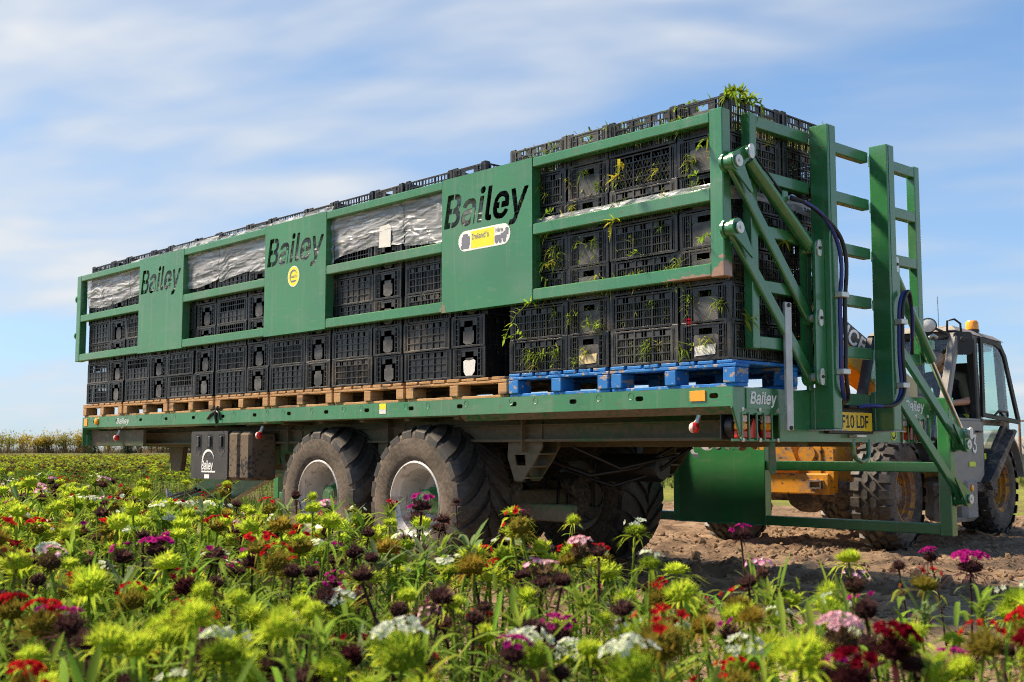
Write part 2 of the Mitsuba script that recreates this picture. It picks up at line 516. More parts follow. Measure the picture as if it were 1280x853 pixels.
# loose clods and woody scraps lying on the soil
clods = Mesh()
base = trimesh.creation.icosphere(0, 1.0)
bv, bf = np.array(base.vertices), np.array(base.faces)
for zone, n in (((-4.5, 4.5, -3.4, 4.5), 5200), ((-5.5, 2.5, 4.5, 12.5), 5200)):
    xs, ys = rng.uniform(zone[0], zone[1], n), rng.uniform(zone[2], zone[3], n)
    hs = soil_height(xs, ys)
    for x, y, h in zip(xs, ys, hs):
        long = rng.random() < 0.45
        s = rng.uniform(0.010, 0.026) * rng.choice([0.7, 1.0, 1.0, 1.7, 2.6], p=[.35, .3, .2, .11, .04])
        sc = np.array([s * rng.uniform(1.4, 2.6), s * 0.55, s * 0.4]) if long else s * rng.uniform(0.6, 1.2, 3)
        a = rng.uniform(0, 6.28)
        tl = rng.uniform(-0.5, 0.5)
        v = bv * rng.uniform(0.75, 1.2, (len(bv), 1)) * sc
        v = np.stack([v[:, 0] * math.cos(tl) - v[:, 2] * math.sin(tl), v[:, 1], v[:, 0] * math.sin(tl) + v[:, 2] * math.cos(tl)], 1)
        v = np.stack([v[:, 0] * math.cos(a) - v[:, 1] * math.sin(a), v[:, 0] * math.sin(a) + v[:, 1] * math.cos(a), v[:, 2]], 1)
        clods.add(v + [x, y, h + sc[2] * 0.3], bf)
put('soil_clods', clods, 'clod')
setting('soil_clods', 'loose clods and woody scraps strewn over the bare soil', 'stuff')

# ------------------------------------------------------------------ the trailer
TR = thing('flatbed_trailer', 'long green flatbed farm trailer on four wide tyres, loaded with stacked black crates', 'trailer')
GP = 'green_paint'


def tp(name, m, material=GP, parent=TR, smooth=False, label=None):
    k = put(f'{parent}__{name}', m, material, smooth, UP)
    if label:
        labels[k] = {'label': label}
    return k


L0, W = -9.43, 2.5
# load bed: deck plates with visible seams
for i in range(6):
    a, b = L0 + i * (-L0 / 6) + 0.004, L0 + (i + 1) * (-L0 / 6) - 0.004
    tp('deck_plate', Mesh().box(a, b, 0.012, W - 0.012, -0.012, 0.0, 0.002))
# side rails of the bed with oval rope holes
for side in (0, 1):
    y = 0.0 if side == 0 else W
    s = 1 if side == 0 else -1
    face = sbox(L0, -0.118, 0.0, 0.001)
    holes = [affinity.translate(stadium((-0.018, 0), (0.018, 0), 0.016), x, -0.052) for x in np.arange(-0.17 - 0.595 * 15, 0, 0.598) if L0 + 0.1 < x]
    face = face.difference(unary_union(holes))
    m = Mesh().prism(face, [0, y, 0], X, Z, -0.008 if s > 0 else 0.008)
    tp('bed_rail', m)
    # sloping muddy lower lip; cut back above the wheels
    for x0, x1, mt, d0, d1 in ((-2.52, -0.004, 'muddy_lip', 0.165, 0.055), (-5.04, -2.53, 'muddy_lip', 0.128, 0.02), (L0, -5.05, 'green_paint', 0.140, 0.03)):
        v = np.array([[x, yy, zz] for x in (x0, x1) for yy, zz in ((y + s * 0.001, -0.116), (y + s * (d1), -d0), (y + s * (d1 + 0.02), -d0), (y + s * 0.02, -0.116))])
        f = [[0, 4, 5], [0, 5, 1], [1, 5, 6], [1, 6, 2], [2, 6, 7], [2, 7, 3], [0, 1, 2], [0, 2, 3], [4, 6, 5], [4, 7, 6]]
        tp('rail_lip', Mesh().add(v, f), mt)
    if side == 0:
        m = Mesh()
        for x in np.arange(-0.75, L0, -0.42):
            m.lathe([(0.0, -0.004), (0.016, -0.003), (0.024, 0.001)], [x + 0.1 * math.sin(x * 9), -0.001, -0.035], -Y, 12)
        tp('rope_hook_weld', m)
# chassis beams below the bed
for y0, y1 in ((0.34, 0.44), (2.06, 2.16)):
    m = Mesh()
    m.box(L0 + 0.9, -0.03, y0 + 0.03, y1 - 0.03, -0.31, -0.02, 0.003)
    m.box(L0 + 0.9, -0.03, y0 - 0.02, y1 + 0.02, -0.322, -0.30, 0.003)
    m.box(L0 + 0.9, -0.03, y0 - 0.015, y1 + 0.015, -0.20, -0.19, 0.003)
    tp('chassis_beam', m, 'chassis_paint')
for y0 in (0.86, 1.52):
    tp('main_beam', Mesh().box(L0 + 0.4, -0.1, y0, y0 + 0.12, -0.36, -0.02, 0.004), 'chassis_paint')
for x in np.arange(L0 + 0.6, -0.2, 0.62):
    tp('cross_member', Mesh().box(x - 0.03, x + 0.03, 0.06, W - 0.06, -0.15, -0.0125, 0.003), 'chassis_paint')
# front end
m = Mesh().box(L0 - 0.001, L0 + 0.012, 0.0, W, -0.335, -0.0, 0.003)
m.box(L0 + 0.013, L0 + 0.05, 0.04, W - 0.04, -0.335, -0.20, 0.003)
tp('front_plate', m)
m = Mesh().prism(Polygon([(L0 + 0.014, -0.118), (L0 + 0.014, -0.33), (L0 + 1.4, -0.335), (L0 + 1.4, -0.16), (L0 + 0.3, -0.16)]), [0, 0.10, 0], X, Z, -0.03)
tp('front_skirt', m, 'chassis_paint')
m = Mesh().box(-8.45, -6.3, 0.42, 0.46, -0.345, -0.2, 0.004)
m.prism(Polygon([(-8.42, -0.30), (-8.05, -0.30), (-8.12, -0.62), (-8.34, -0.62)]), [0, 0.60, 0], X, Z, -0.06)
m.prism(Polygon([(-8.05, -0.345), (-6.2, -0.345), (-6.2, -0.52), (-7.9, -0.70), (-8.12, -0.62)]), [0, 0.72, 0], X, Z, -0.05)
tp('front_subframe', m, 'chassis_paint')
m = Mesh().box(-8.2, -6.4, 1.05, 1.45, -0.60, -0.37, 0.01)
tp('drawbar_box', m, 'chassis_paint')
m = Mesh().prism(Polygon([(-7.55, -0.50), (-7.55, -0.66), (-8.65, -1.02), (-9.25, -1.05), (-9.25, -0.93), (-8.75, -0.88)]), [0, 1.0, 0], X, Z, -0.10)
m.prism(Polygon([(-7.55, -0.50), (-7.55, -0.66), (-8.65, -1.02), (-9.25, -1.05), (-9.25, -0.93), (-8.75, -0.88)]), [0, 1.5, 0], X, Z, -0.10)
m.box(-9.35, -8.7, 1.1, 1.4, -1.03, -0.93, 0.01)
tp('drawbar', m, 'green_paint')
m = Mesh().lathe([(0.05, -0.03), (0.09, -0.03), (0.09, 0.03), (0.05, 0.03), (0.05, -0.03)], [-9.42, 1.25, -0.98], Z, 24)
tp('hitch_ring', m, 'galvanised', smooth=40)
m = Mesh().tube([[-8.3, 0.95, -0.85], [-8.6, 0.9, -0.92], [-8.9, 0.92, -0.98], [-9.15, 1.0, -0.90]], 0.018, 8)
m.tube([[-8.3, 0.90, -0.83], [-8.62, 0.84, -0.90], [-8.92, 0.86, -0.95], [-9.15, 0.96, -0.86]], 0.016, 8)
tp('brake_hose', m, 'hose_black', smooth=True)
m = Mesh().cyl([-7.1, 0.62, -0.35], [-7.1, 0.62, -1.05], 0.05, 14)
m.cyl([-7.1, 0.62, -1.0], [-7.1, 0.62, -1.3], 0.036, 14)
m.box(-7.22, -6.98, 0.5, 0.74, -1.34, -1.31, 0.004)
tp('landing_leg', m, 'chassis_paint', smooth=30)

# plastic tool box with three latches and its printed badge
TB = f'{TR}__tool_box'
m = Mesh().prism(rrect(-6.79, -6.05, -0.672, -0.195, 0.03), [0, 0.03, 0], X, Z, -0.30)
tp('tool_box', m, 'box_plastic', smooth=30)
m = Mesh()
for i in range(2):
    m.box(-6.055 + i * 0.21, -5.852 + i * 0.21, 0.035, 0.34, -0.675, -0.2 - 0.004 * i, 0.03)
tp('muddy_end', m, 'box_muddy', TB)
for x in (-6.63, -6.40, -6.17):
    tp('latch_recess', Mesh().prism(rrect(x - 0.055, x + 0.055, -0.375, -0.225, 0.012), [0, 0.031, 0], X, Z, 0.004), 'black_steel', TB)
    mm = Mesh().box(x - 0.022, x + 0.022, 0.012, 0.028, -0.35, -0.245, 0.005)
    mm.prism(Polygon([(x - 0.055, -0.378), (x + 0.055, -0.378), (x + 0.055, -0.405), (x, -0.445), (x - 0.055, -0.405)]).difference(Polygon([(x - 0.045, -0.385), (x + 0.045, -0.385), (x + 0.045, -0.40), (x, -0.432), (x - 0.045, -0.40)])), [0, 0.030, 0], X, Z, 0.003)
    tp('latch', mm, 'crate_panel', TB)
m = Mesh()
m.prism(fit_text('Bailey', -6.56, -6.33, -0.575, 0.085, True, 0.12), [0, 0.0285, 0], X, Z, 0.002)
arc = Point(-6.43, -0.50).buffer(0.125, 24).difference(Point(-6.42, -0.515).buffer(0.118, 24)).intersection(sbox(-6.7, -0.485, -6.2, -0.3))
m.prism(arc, [0, 0.0285, 0], X, Z, 0.002)
m.prism(sbox(-6.56, -0.605, -6.28, -0.590), [0, 0.0285, 0], X, Z, 0.002)
m.prism(sbox(-6.50, -0.665, -6.40, -0.625), [0, 0.0285, 0], X, Z, 0.002)
tp('badge', m, 'white_print', TB, label='white arched badge with lettering on the black tool box')

# wheels -------------------------------------------------------------------------------------------------
def tread_lugs(m, centre, axis, ref, R, width, n, mirror_phase=0.5, height=0.034, sweep=0.42):
    """Long curved lugs running from the shoulder towards the middle of the tread, both sides."""
    up = np.cross(axis, ref)
    for side in (-1, 1):
        for k in range(n):
            a0 = (k + (mirror_phase if side > 0 else 0)) * 2 * np.pi / n
            rows = []
            for t in np.linspace(0, 1, 7):
                w = side * width * (0.50 - 0.49 * t)
                a = a0 + sweep * (t ** 1.5)
                half = 2 * np.pi / n * (0.40 - 0.10 * t)
                r0 = R - 0.040 * (abs(w) / (width * 0.5)) ** 2.5
                row = []
                for da, dh in ((-half, -0.02), (-half * 0.86, height), (half * 0.86, height), (half, -0.02)):
                    aa = a + da
                    rr = r0 + dh - (0.02 if t == 0 else 0)
                    row.append(centre + axis * w + rr * (np.cos(aa) * ref + np.sin(aa) * up))
                rows.append(row)
            # shoulder end runs a little way down the sidewall
            tail = []
            for j, (da, dh) in enumerate(((-0.40, -0.10), (-0.34, -0.085), (0.34, -0.085), (0.40, -0.10))):
                aa = a0 + da * 2 * np.pi / n - 0.02
                tail.append(centre + axis * side * (width * 0.5 + (0.004 if j in (1, 2) else -0.01)) + (R + dh + 0.01) * (np.cos(aa) * ref + np.sin(aa) * up))
            rows.insert(0, tail)
            v = np.array(rows).reshape(-1, 3)
            f = []
            for i in range(len(rows) - 1):
                for j in range(3):
                    p = i * 4 + j
                    f += [[p, p + 4, p + 5], [p, p + 5, p + 1]]
            e = (len(rows) - 1) * 4
            f += [[0, 1, 2], [0, 2, 3], [e, e + 2, e + 1], [e, e + 3, e + 2]]
            m.add(v, f)


def trailer_wheel(cx, yo, s, dual_phase):
    """s = +1: outer face looks towards -y."""
    WK = numbered(f'{TR}__wheel')
    c = np.array([cx, yo + s * 0.285, -0.79])
    axis = np.array([0, -s, 0.0])            # towards the outside
    R, w = 0.585, 0.56
    prof = [(0.302, 0.235), (0.325, 0.262), (0.36, 0.280), (0.43, 0.290), (0.50, 0.284), (0.545, 0.272), (0.562, 0.25)]
    tread = [(0.562, 0.25), (R - 0.01, 0.22), (R, 0.12), (R, -0.12), (R - 0.01, -0.22), (0.562, -0.25)]
    back = [(r, -t) for r, t in reversed(prof)]
    ph = dual_phase
    ref = math.cos(ph) * X + math.sin(ph) * Z
    m = Mesh().lathe(tread, c, axis, 64)
    tread_lugs(m, c, axis, ref, R, w, 20)
    k = put(f'{WK}__tyre', m, 'tyre_rubber', 35, UP)
    mm = Mesh().lathe(prof, c, axis, 64)
    mm.lathe(back, c, axis, 64)
    put(f'{WK}__sidewall', mm, 'tyre_sidewall', 40, UP)
    rim = Mesh().lathe([(0.318, 0.243), (0.322, 0.262), (0.308, 0.268), (0.298, 0.25), (0.285, 0.225), (0.262, 0.21), (0.255, 0.12), (0.245, 0.10), (0.238, -0.02), (0.17, -0.03), (0.165, -0.02), (0.12, -0.012), (0.0, -0.012)], c, axis, 56)
    rim.lathe([(0.24, -0.03), (0.255, -0.2), (0.30, -0.24), (0.315, -0.25)], c, axis, 56)
    put(f'{WK}__rim', rim, 'rim_silver', 35, UP)
    nuts = Mesh()
    for q in range(10):
        a = q * 2 * np.pi / 10
        p = c + 0.145 * (np.cos(a) * X + np.sin(a) * Z)
        nuts.lathe([(0.018, -0.02), (0.018, 0.012), (0.011, 0.014), (0.011, 0.03), (0.0, 0.03)], p, axis, 6)
    put(f'{WK}__nuts', nuts, 'rim_silver', False, UP)
    labels[f'{WK}__nuts'] = {'kind': 'stuff'}
    hub = Mesh().lathe([(0.115, -0.05), (0.115, 0.07), (0.10, 0.09), (0.095, 0.15), (0.08, 0.165), (0.0, 0.168)], c, axis, 10)
    hub.lathe([(0.095, 0.15), (0.098, 0.153), (0.05, 0.175), (0.0, 0.176)], c, axis, 10)
    put(f'{WK}__hub', hub, 'green_paint_dirty', False, UP)


for cx in (-3.13, -4.50):
    trailer_wheel(cx, 0.03, 1, 0.1 * cx)
    trailer_wheel(cx, W - 0.03, -1, 0.13 * cx)
# axles, springs and brake gear
for cx in (-3.13, -4.50):
    tp('axle', Mesh().box(cx - 0.065, cx + 0.065, 0.45, W - 0.45, -0.855, -0.725, 0.012), 'chassis_paint')
    for yy, s in ((0.62, 1), (W - 0.62, -1)):
        m = Mesh().lathe([(0.0, 0), (0.21, 0), (0.21, 0.14), (0.17, 0.16), (0.0, 0.16)], [cx, yy, -0.79], Y * s, 32)
        tp('brake_drum', m, 'grimy_steel', smooth=35)
        m = Mesh().lathe([(0.0, 0), (0.085, 0.0), (0.09, 0.05), (0.082, 0.06), (0.09, 0.07), (0.09, 0.13), (0.05, 0.17), (0.0, 0.17)], [cx + 0.30, yy + s * 0.25, -0.70], unit(X * -1 + Z * 0.25), 20)
        tp('brake_chamber', m, 'grimy_steel', smooth=35)
        pts = np.array([[cx + 0.68 * t, yy + s * 0.22, -0.66 + 0.16 * t * t] for t in np.linspace(-1, 1, 11)])
        m = Mesh()
        for lay in range(5):
            n0 = lay
            q = pts[n0:len(pts) - n0] - [0, 0, 0.017 * lay]
            for a, b in zip(q[:-1], q[1:]):
                m.bar(a, b, 0.09, 0.015, c=0.001)
        tp('leaf_spring', m, 'chassis_paint')
        m = Mesh()
        for dx in (-0.08, 0.08):
            m.tube([[cx + dx, yy + s * 0.16, -0.62], [cx + dx, yy + s * 0.16, -0.9], [cx + dx, yy + s * 0.28, -0.9], [cx + dx, yy + s * 0.28, -0.62]], 0.012, 8)
        tp('spring_clamp', m, 'black_steel')
for hx in (-2.15, -3.82, -5.40):
    for yy in (0.36, W - 0.36 - 0.2):
        m = Mesh()
        poly = Polygon([(hx - 0.20, -0.16), (hx + 0.16, -0.16), (hx + 0.16, -0.36), (hx + 0.08, -0.47), (hx - 0.06, -0.62), (hx - 0.14, -0.62), (hx - 0.22, -0.44)])
        hole = Polygon([(hx - 0.15, -0.41), (hx - 0.02, -0.41), (hx - 0.02, -0.50), (hx - 0.12, -0.50)])
        m.prism(poly.difference(hole), [0, yy, 0], X, Z, -0.012)
        m.prism(poly, [0, yy + 0.18, 0], X, Z, -0.012)
        m.box(hx - 0.012, hx + 0.0, yy - 0.06, yy + 0.17, -0.40, -0.15, 0.002)
        m.box(hx - 0.2, hx + 0.14, yy + 0.001, yy + 0.17, -0.42, -0.405, 0.002)
        m.box(hx - 0.10, hx + 0.05, yy + 0.001, yy + 0.17, -0.515, -0.50, 0.002)
        m.box(hx - 0.08, hx + 0.0, yy + 0.001, yy + 0.17, -0.60, -0.585, 0.002)
        tp('spring_hanger', m, 'chassis_paint')
tp('equaliser_beam', Mesh().bar([-4.3, 0.78, -0.60], [-3.3, 0.78, -0.60], 0.06, 0.10), 'chassis_paint')
tp('rear_step_beam', Mesh().box(-2.55, -1.95, 0.62, 0.70, -0.93, -0.80, 0.01), 'chassis_paint')
m = Mesh().tube([[-2.6, 0.75, -0.30], [-2.4, 0.8, -0.45], [-2.0, 0.9, -0.58], [-1.7, 1.1, -0.52], [-1.5, 1.3, -0.36]], 0.016, 8)
m.tube([[-2.6, 0.95, -0.34], [-2.3, 0.95, -0.55], [-1.9, 1.05, -0.66], [-1.6, 1.2, -0.56], [-1.4, 1.4, -0.36]], 0.014, 8)
m.tube([[-1.9, 0.6, -0.36], [-1.6, 0.8, -0.52], [-1.3, 1.1, -0.42]], 0.012, 8)
tp('air_hose', m, 'hose_black', smooth=True)
m = Mesh().lathe([(0.0, 0), (0.09, 0.0), (0.11, 0.03), (0.11, 0.60), (0.09, 0.63), (0.0, 0.63)], [-2.2, 1.25, -0.52], X, 24)
tp('air_tank', m, 'black_steel', smooth=35)

# side marker lamps on rubber stalks
for x, y in ((-0.30, 0.05), (-5.48, 0.05), (-8.57, 0.05)):
    LK = numbered(f'{TR}__marker_lamp')
    put(f'{LK}__stalk', Mesh().tube([[x + 0.01, y + 0.02, -0.155], [x, y + 0.01, -0.20], [x - 0.012, y - 0.005, -0.235]], [0.017, 0.015, 0.02], 10), 'galvanised', True, UP)
    put(f'{LK}__front_lens', Mesh().lathe([(0.034, 0.0), (0.032, 0.016), (0.022, 0.026), (0.0, 0.03)], [x - 0.012, y - 0.01, -0.245], unit(-X - Y * 0.4), 18), 'pale_lens', 40, UP)
    put(f'{LK}__rear_lens', Mesh().lathe([(0.034, 0.0), (0.032, 0.016), (0.022, 0.026), (0.0, 0.03)], [x - 0.008, y - 0.01, -0.245], unit(X + Y * 0.4), 18), 'red_lens', 40, UP)
# reflectors and stickers on the bed rail
tp('reflector', Mesh().box(-0.305, -0.185, -0.008, -0.001, -0.083, -0.018, 0.002), 'amber_lens', label='amber reflector near the rear corner of the bed')
tp('reflector', Mesh().box(-9.37, -9.28, -0.008, -0.001, -0.10, -0.015, 0.002), 'amber_lens')
m = Mesh().lathe([(0.042, 0.0), (0.042, 0.014), (0.03, 0.022), (0.0, 0.024)], [-9.02, -0.001, -0.05], -Y, 20)
tp('reflector', m, 'amber_lens', smooth=40, label='round amber reflector at the front corner of the bed')
tp('sticker', Mesh().box(-3.535, -3.445, -0.0025, -0.0005, -0.05, -0.004, 0.0), 'yellow_print', label='small yellow and white sticker on the bed rail')
tp('sticker', Mesh().box(-3.535, -3.445, -0.0025, -0.0005, -0.088, -0.051, 0.0), 'paper_white')
tp('lettering', Mesh().prism(fit_text('Bailey', -8.50, -8.17, -0.085, 0.058, True, 0.2), [0, -0.0008, 0], X, Z, 0.0015), 'faded_print')
m = Mesh().tube([[-6.20, -0.006, 0.05], [-6.22, -0.010, 0.0], [-6.23, -0.012, -0.06], [-6.21, -0.010, -0.12]], [0.012, 0.018, 0.014, 0.01], 8)
m.tube([[-6.22, -0.012, 0.0], [-6.32, -0.012, -0.03], [-6.40, -0.01, -0.075]], [0.018, 0.014, 0.008], 8)
m.tube([[-6.22, -0.01, 0.0], [-6.16, -0.015, -0.02], [-6.13, -0.012, -0.09]], [0.014, 0.012, 0.008], 8)
tp('tied_strap', m, 'hose_black', smooth=True)

# rear end -----------------------------------------------------------------------------------------------
plate = sbox(0.0, -0.33, 2.5, 0.0)
cut = sbox(0.085, -0.315, 0.50, -0.165)
tri = Polygon([(0.0, -0.13), (0.085, -0.315), (0.0, -0.315)])
plate = plate.difference(cut).difference(affinity.scale(cut, -1, 1, origin=(1.25, 0)))
plate = plate.difference(tri).difference(affinity.scale(tri, -1, 1, origin=(1.25, 0)))
RP = tp('rear_plate', Mesh().prism(plate, [0.0, 0, 0], Y, Z, 0.010))
tp('rear_beam', Mesh().box(-0.10, -0.001, 0.56, 1.94, -0.325, -0.013, 0.004))
for yc in (0.0, 1.25):                          # both lamp housings
    f = (lambda y: y) if yc == 0 else (lambda y: 2.5 - y)
    for y in (0.085, 0.16, 0.24, 0.32, 0.40, 0.485):
        tp('lamp_guard_bar', Mesh().bar([0.016, f(y), -0.325], [0.016, f(y), -0.155], 0.010, 0.014, up=X, c=0.002))
    for y in (0.10, 0.28, 0.47):
        tp('bolt', Mesh().lathe([(0.014, 0.0), (0.014, 0.008), (0.0, 0.010)], [0.0105, f(y), -0.135], X, 6), 'pin_steel')
        tp('bolt', Mesh().lathe([(0.014, 0.0), (0.014, 0.008), (0.0, 0.010)], [0.0105, f(y), -0.322], X, 6), 'pin_steel')
    tp('lamp_housing', Mesh().box(-0.12, -0.11, min(f(0.05), f(0.52)), max(f(0.05), f(0.52)), -0.32, -0.15, 0.002), 'black_steel')
    for ya, yb in ((0.07, 0.20), (0.345, 0.455)):
        LK = numbered(f'{TR}__tail_lamp')
        put(f'{LK}__housing', Mesh().cyl([-0.10, f((ya + yb) / 2), -0.24], [-0.045, f((ya + yb) / 2), -0.24], 0.072, 24), 'black_steel', 30, UP)
        yy = sorted((f(ya), f(yb)))
        for z0, z1, mt, nm in ((-0.215, -0.165, 'pale_lens', 'reversing_lens'), (-0.26, -0.217, 'amber_lens', 'indicator_lens'), (-0.312, -0.262, 'red_lens', 'brake_lens')):
            put(f'{LK}__{nm}', Mesh().box(-0.045, -0.012, yy[0] + 0.012, yy[1] - 0.012, z0, z1, 0.008), mt, 30, UP)
    tp('triangle_reflector', Mesh().prism(Polygon([(f(0.205), -0.308), (f(0.325), -0.308), (f(0.265), -0.185)]), [-0.03, 0, 0], Y, Z, 0.008), 'red_lens')
    tp('corner_cheek', Mesh().prism(Polygon([(f(0.0), 0.0), (f(0.0), -0.12), (f(0.088), -0.32), (f(0.10), -0.32), (f(0.10), -0.14)]), [0.0105, 0, 0], Y, Z, 0.006))
    tp('lettering', Mesh().prism(fit_text('Bailey', *((0.175, 0.455) if yc == 0 else (2.08, 2.36)), -0.098, 0.072, True, 0.2), [0.0185 if yc == 0 else 0.0108, 0, 0], Y, Z, 0.0015), 'white_print', label='white lettering on the ' + ('near' if yc == 0 else 'far') + ' end of the rear plate')
tp('lettering_backing', Mesh().prism(sbox(0.14, -0.13, 0.5, -0.004), [0.0105, 0, 0], Y, Z, 0.007))
tp('grey_strap_bar', Mesh().box(0.062, 0.085, 0.475, 0.545, -0.262, 0.55, 0.004), 'galvanised')
for z in (-0.245, 0.53):
    tp('bolt', Mesh().lathe([(0.014, 0.0), (0.014, 0.008), (0.0, 0.010)], [0.0855, 0.51, z], X, 6), 'black_steel')
m = Mesh().prism(unary_union([stadium((0.44, -0.33), (0.44, -0.50), 0.026, 0.034)]), [-0.02, 0, 0], Y, Z, 0.014)
tp('hanging_flap', m, 'chassis_paint')
m = Mesh().tube([[0.0, 1.37, -0.31], [0.005, 1.37, -0.40], [0.008, 1.40, -0.445], [0.008, 1.47, -0.465], [0.008, 1.54, -0.445], [0.005, 1.57, -0.40], [0.0, 1.57, -0.31]], 0.017, 10)
tp('tow_hook', m, smooth=True)

# masts and bulkhead ladder frame
for i, y0 in enumerate((0.842, 1.598)):
    MK = tp('mast', Mesh().box(0.05, 0.19, y0, y0 + 0.10, -0.25, 1.752, 0.006))
    tp('mast_foot', Mesh().box(0.011, 0.049, y0 + 0.002, y0 + 0.098, -0.25, 0.02, 0.004))
    put(f'{MK}__base_flange', Mesh().box(0.012, 0.20, y0 - 0.03, y0 + 0.13, -0.258, -0.251, 0.002), 'galvanised', False, UP)
    put(f'{MK}__seam', Mesh().box(0.191, 0.1935, y0 + 0.02, y0 + 0.026, 0.0, 1.74, 0.0), GP, False, UP)
BK = f'{TR}__bulkhead'
for y in (0.18, 2.25):
    tp('post', Mesh().box(-0.02, 0.05, y, y + 0.07, 0.24, 1.725, 0.005), GP, BK)
for z in (0.245, 0.60, 0.95, 1.30, 1.64):
    for ya, yb in ((0.251, 0.84), (0.944, 1.596), (1.70, 2.249)):
        tp('rail', Mesh().box(-0.015, 0.046, ya, yb, z, z + 0.075, 0.004), GP, BK)
for ya in (0.47, 2.03):
    tp('post_plate', Mesh().box(0.02, 0.048, 0.79 if ya < 1 else 1.70, 0.838 if ya < 1 else 1.75, 0.0, 1.05, 0.003), GP, BK)

# number plate
NP = tp('number_plate', Mesh().prism(rrect(1.03, 1.535, -0.255, -0.13, 0.008), [0.052, 0, 0], Y, Z, 0.004), 'plate_yellow', label='yellow rear number plate')
put(f'{NP}__characters', Mesh().prism(fit_text('F10 LDF', 1.15, 1.485, -0.232, 0.080, True), [0.0565, 0, 0], Y, Z, 0.001), 'black_print', False, UP)
tp('plate_holder', Mesh().box(0.0125, 0.051, 1.0, 1.56, -0.275, -0.09, 0.004), 'black_steel')
tp('plate_lamp', Mesh().box(0.03, 0.09, 1.20, 1.45, -0.105, -0.082, 0.006), 'black_steel')
tp('plate_bracket', Mesh().box(0.012, 0.08, 1.30, 1.42, -0.30, -0.278, 0.004), 'pin_steel')
m = Mesh().prism(Point(1.90, -0.275).buffer(0.042, 16), [0.0115, 0, 0], Y, Z, 0.001)
tp('round_sticker', m, 'lime_print', label='round lime sticker on the rear plate')
m = Mesh().prism(Point(1.90, -0.275).buffer(0.031, 16).difference(Point(1.90, -0.268).buffer(0.024, 16)), [0.0127, 0, 0], Y, Z, 0.001)
tp('round_sticker', m, 'black_print')

# side gates ---------------------------------------------------------------------------------------------
XP = [-9.574, -9.462, -7.90, -6.885, -5.275, -4.262, -2.668, -1.66, -0.085, 0.016]
ZB, ZT = 0.675, 1.705


def letters(x0, x1):
    """Stencil lettering: cut through the panel, with bridges that keep the counters in place."""
    p = fit_text('Bailey', x0, x1, 1.325, 0.245, True, 0.20)
    w = x1 - x0

    def br(u, v0, v1, t=0.013, sl=0.20):
        q = sbox(x0 + u * w - t / 2, v0, x0 + u * w + t / 2, v1)
        return affinity.affine_transform(q, [1, sl, 0, 1, -sl * 1.325, 0])
    return p.difference(unary_union([br(0.085, 1.31, 1.59), br(0.345, 1.31, 1.44, 0.03), br(0.665, 1.38, 1.47, 0.02)]))


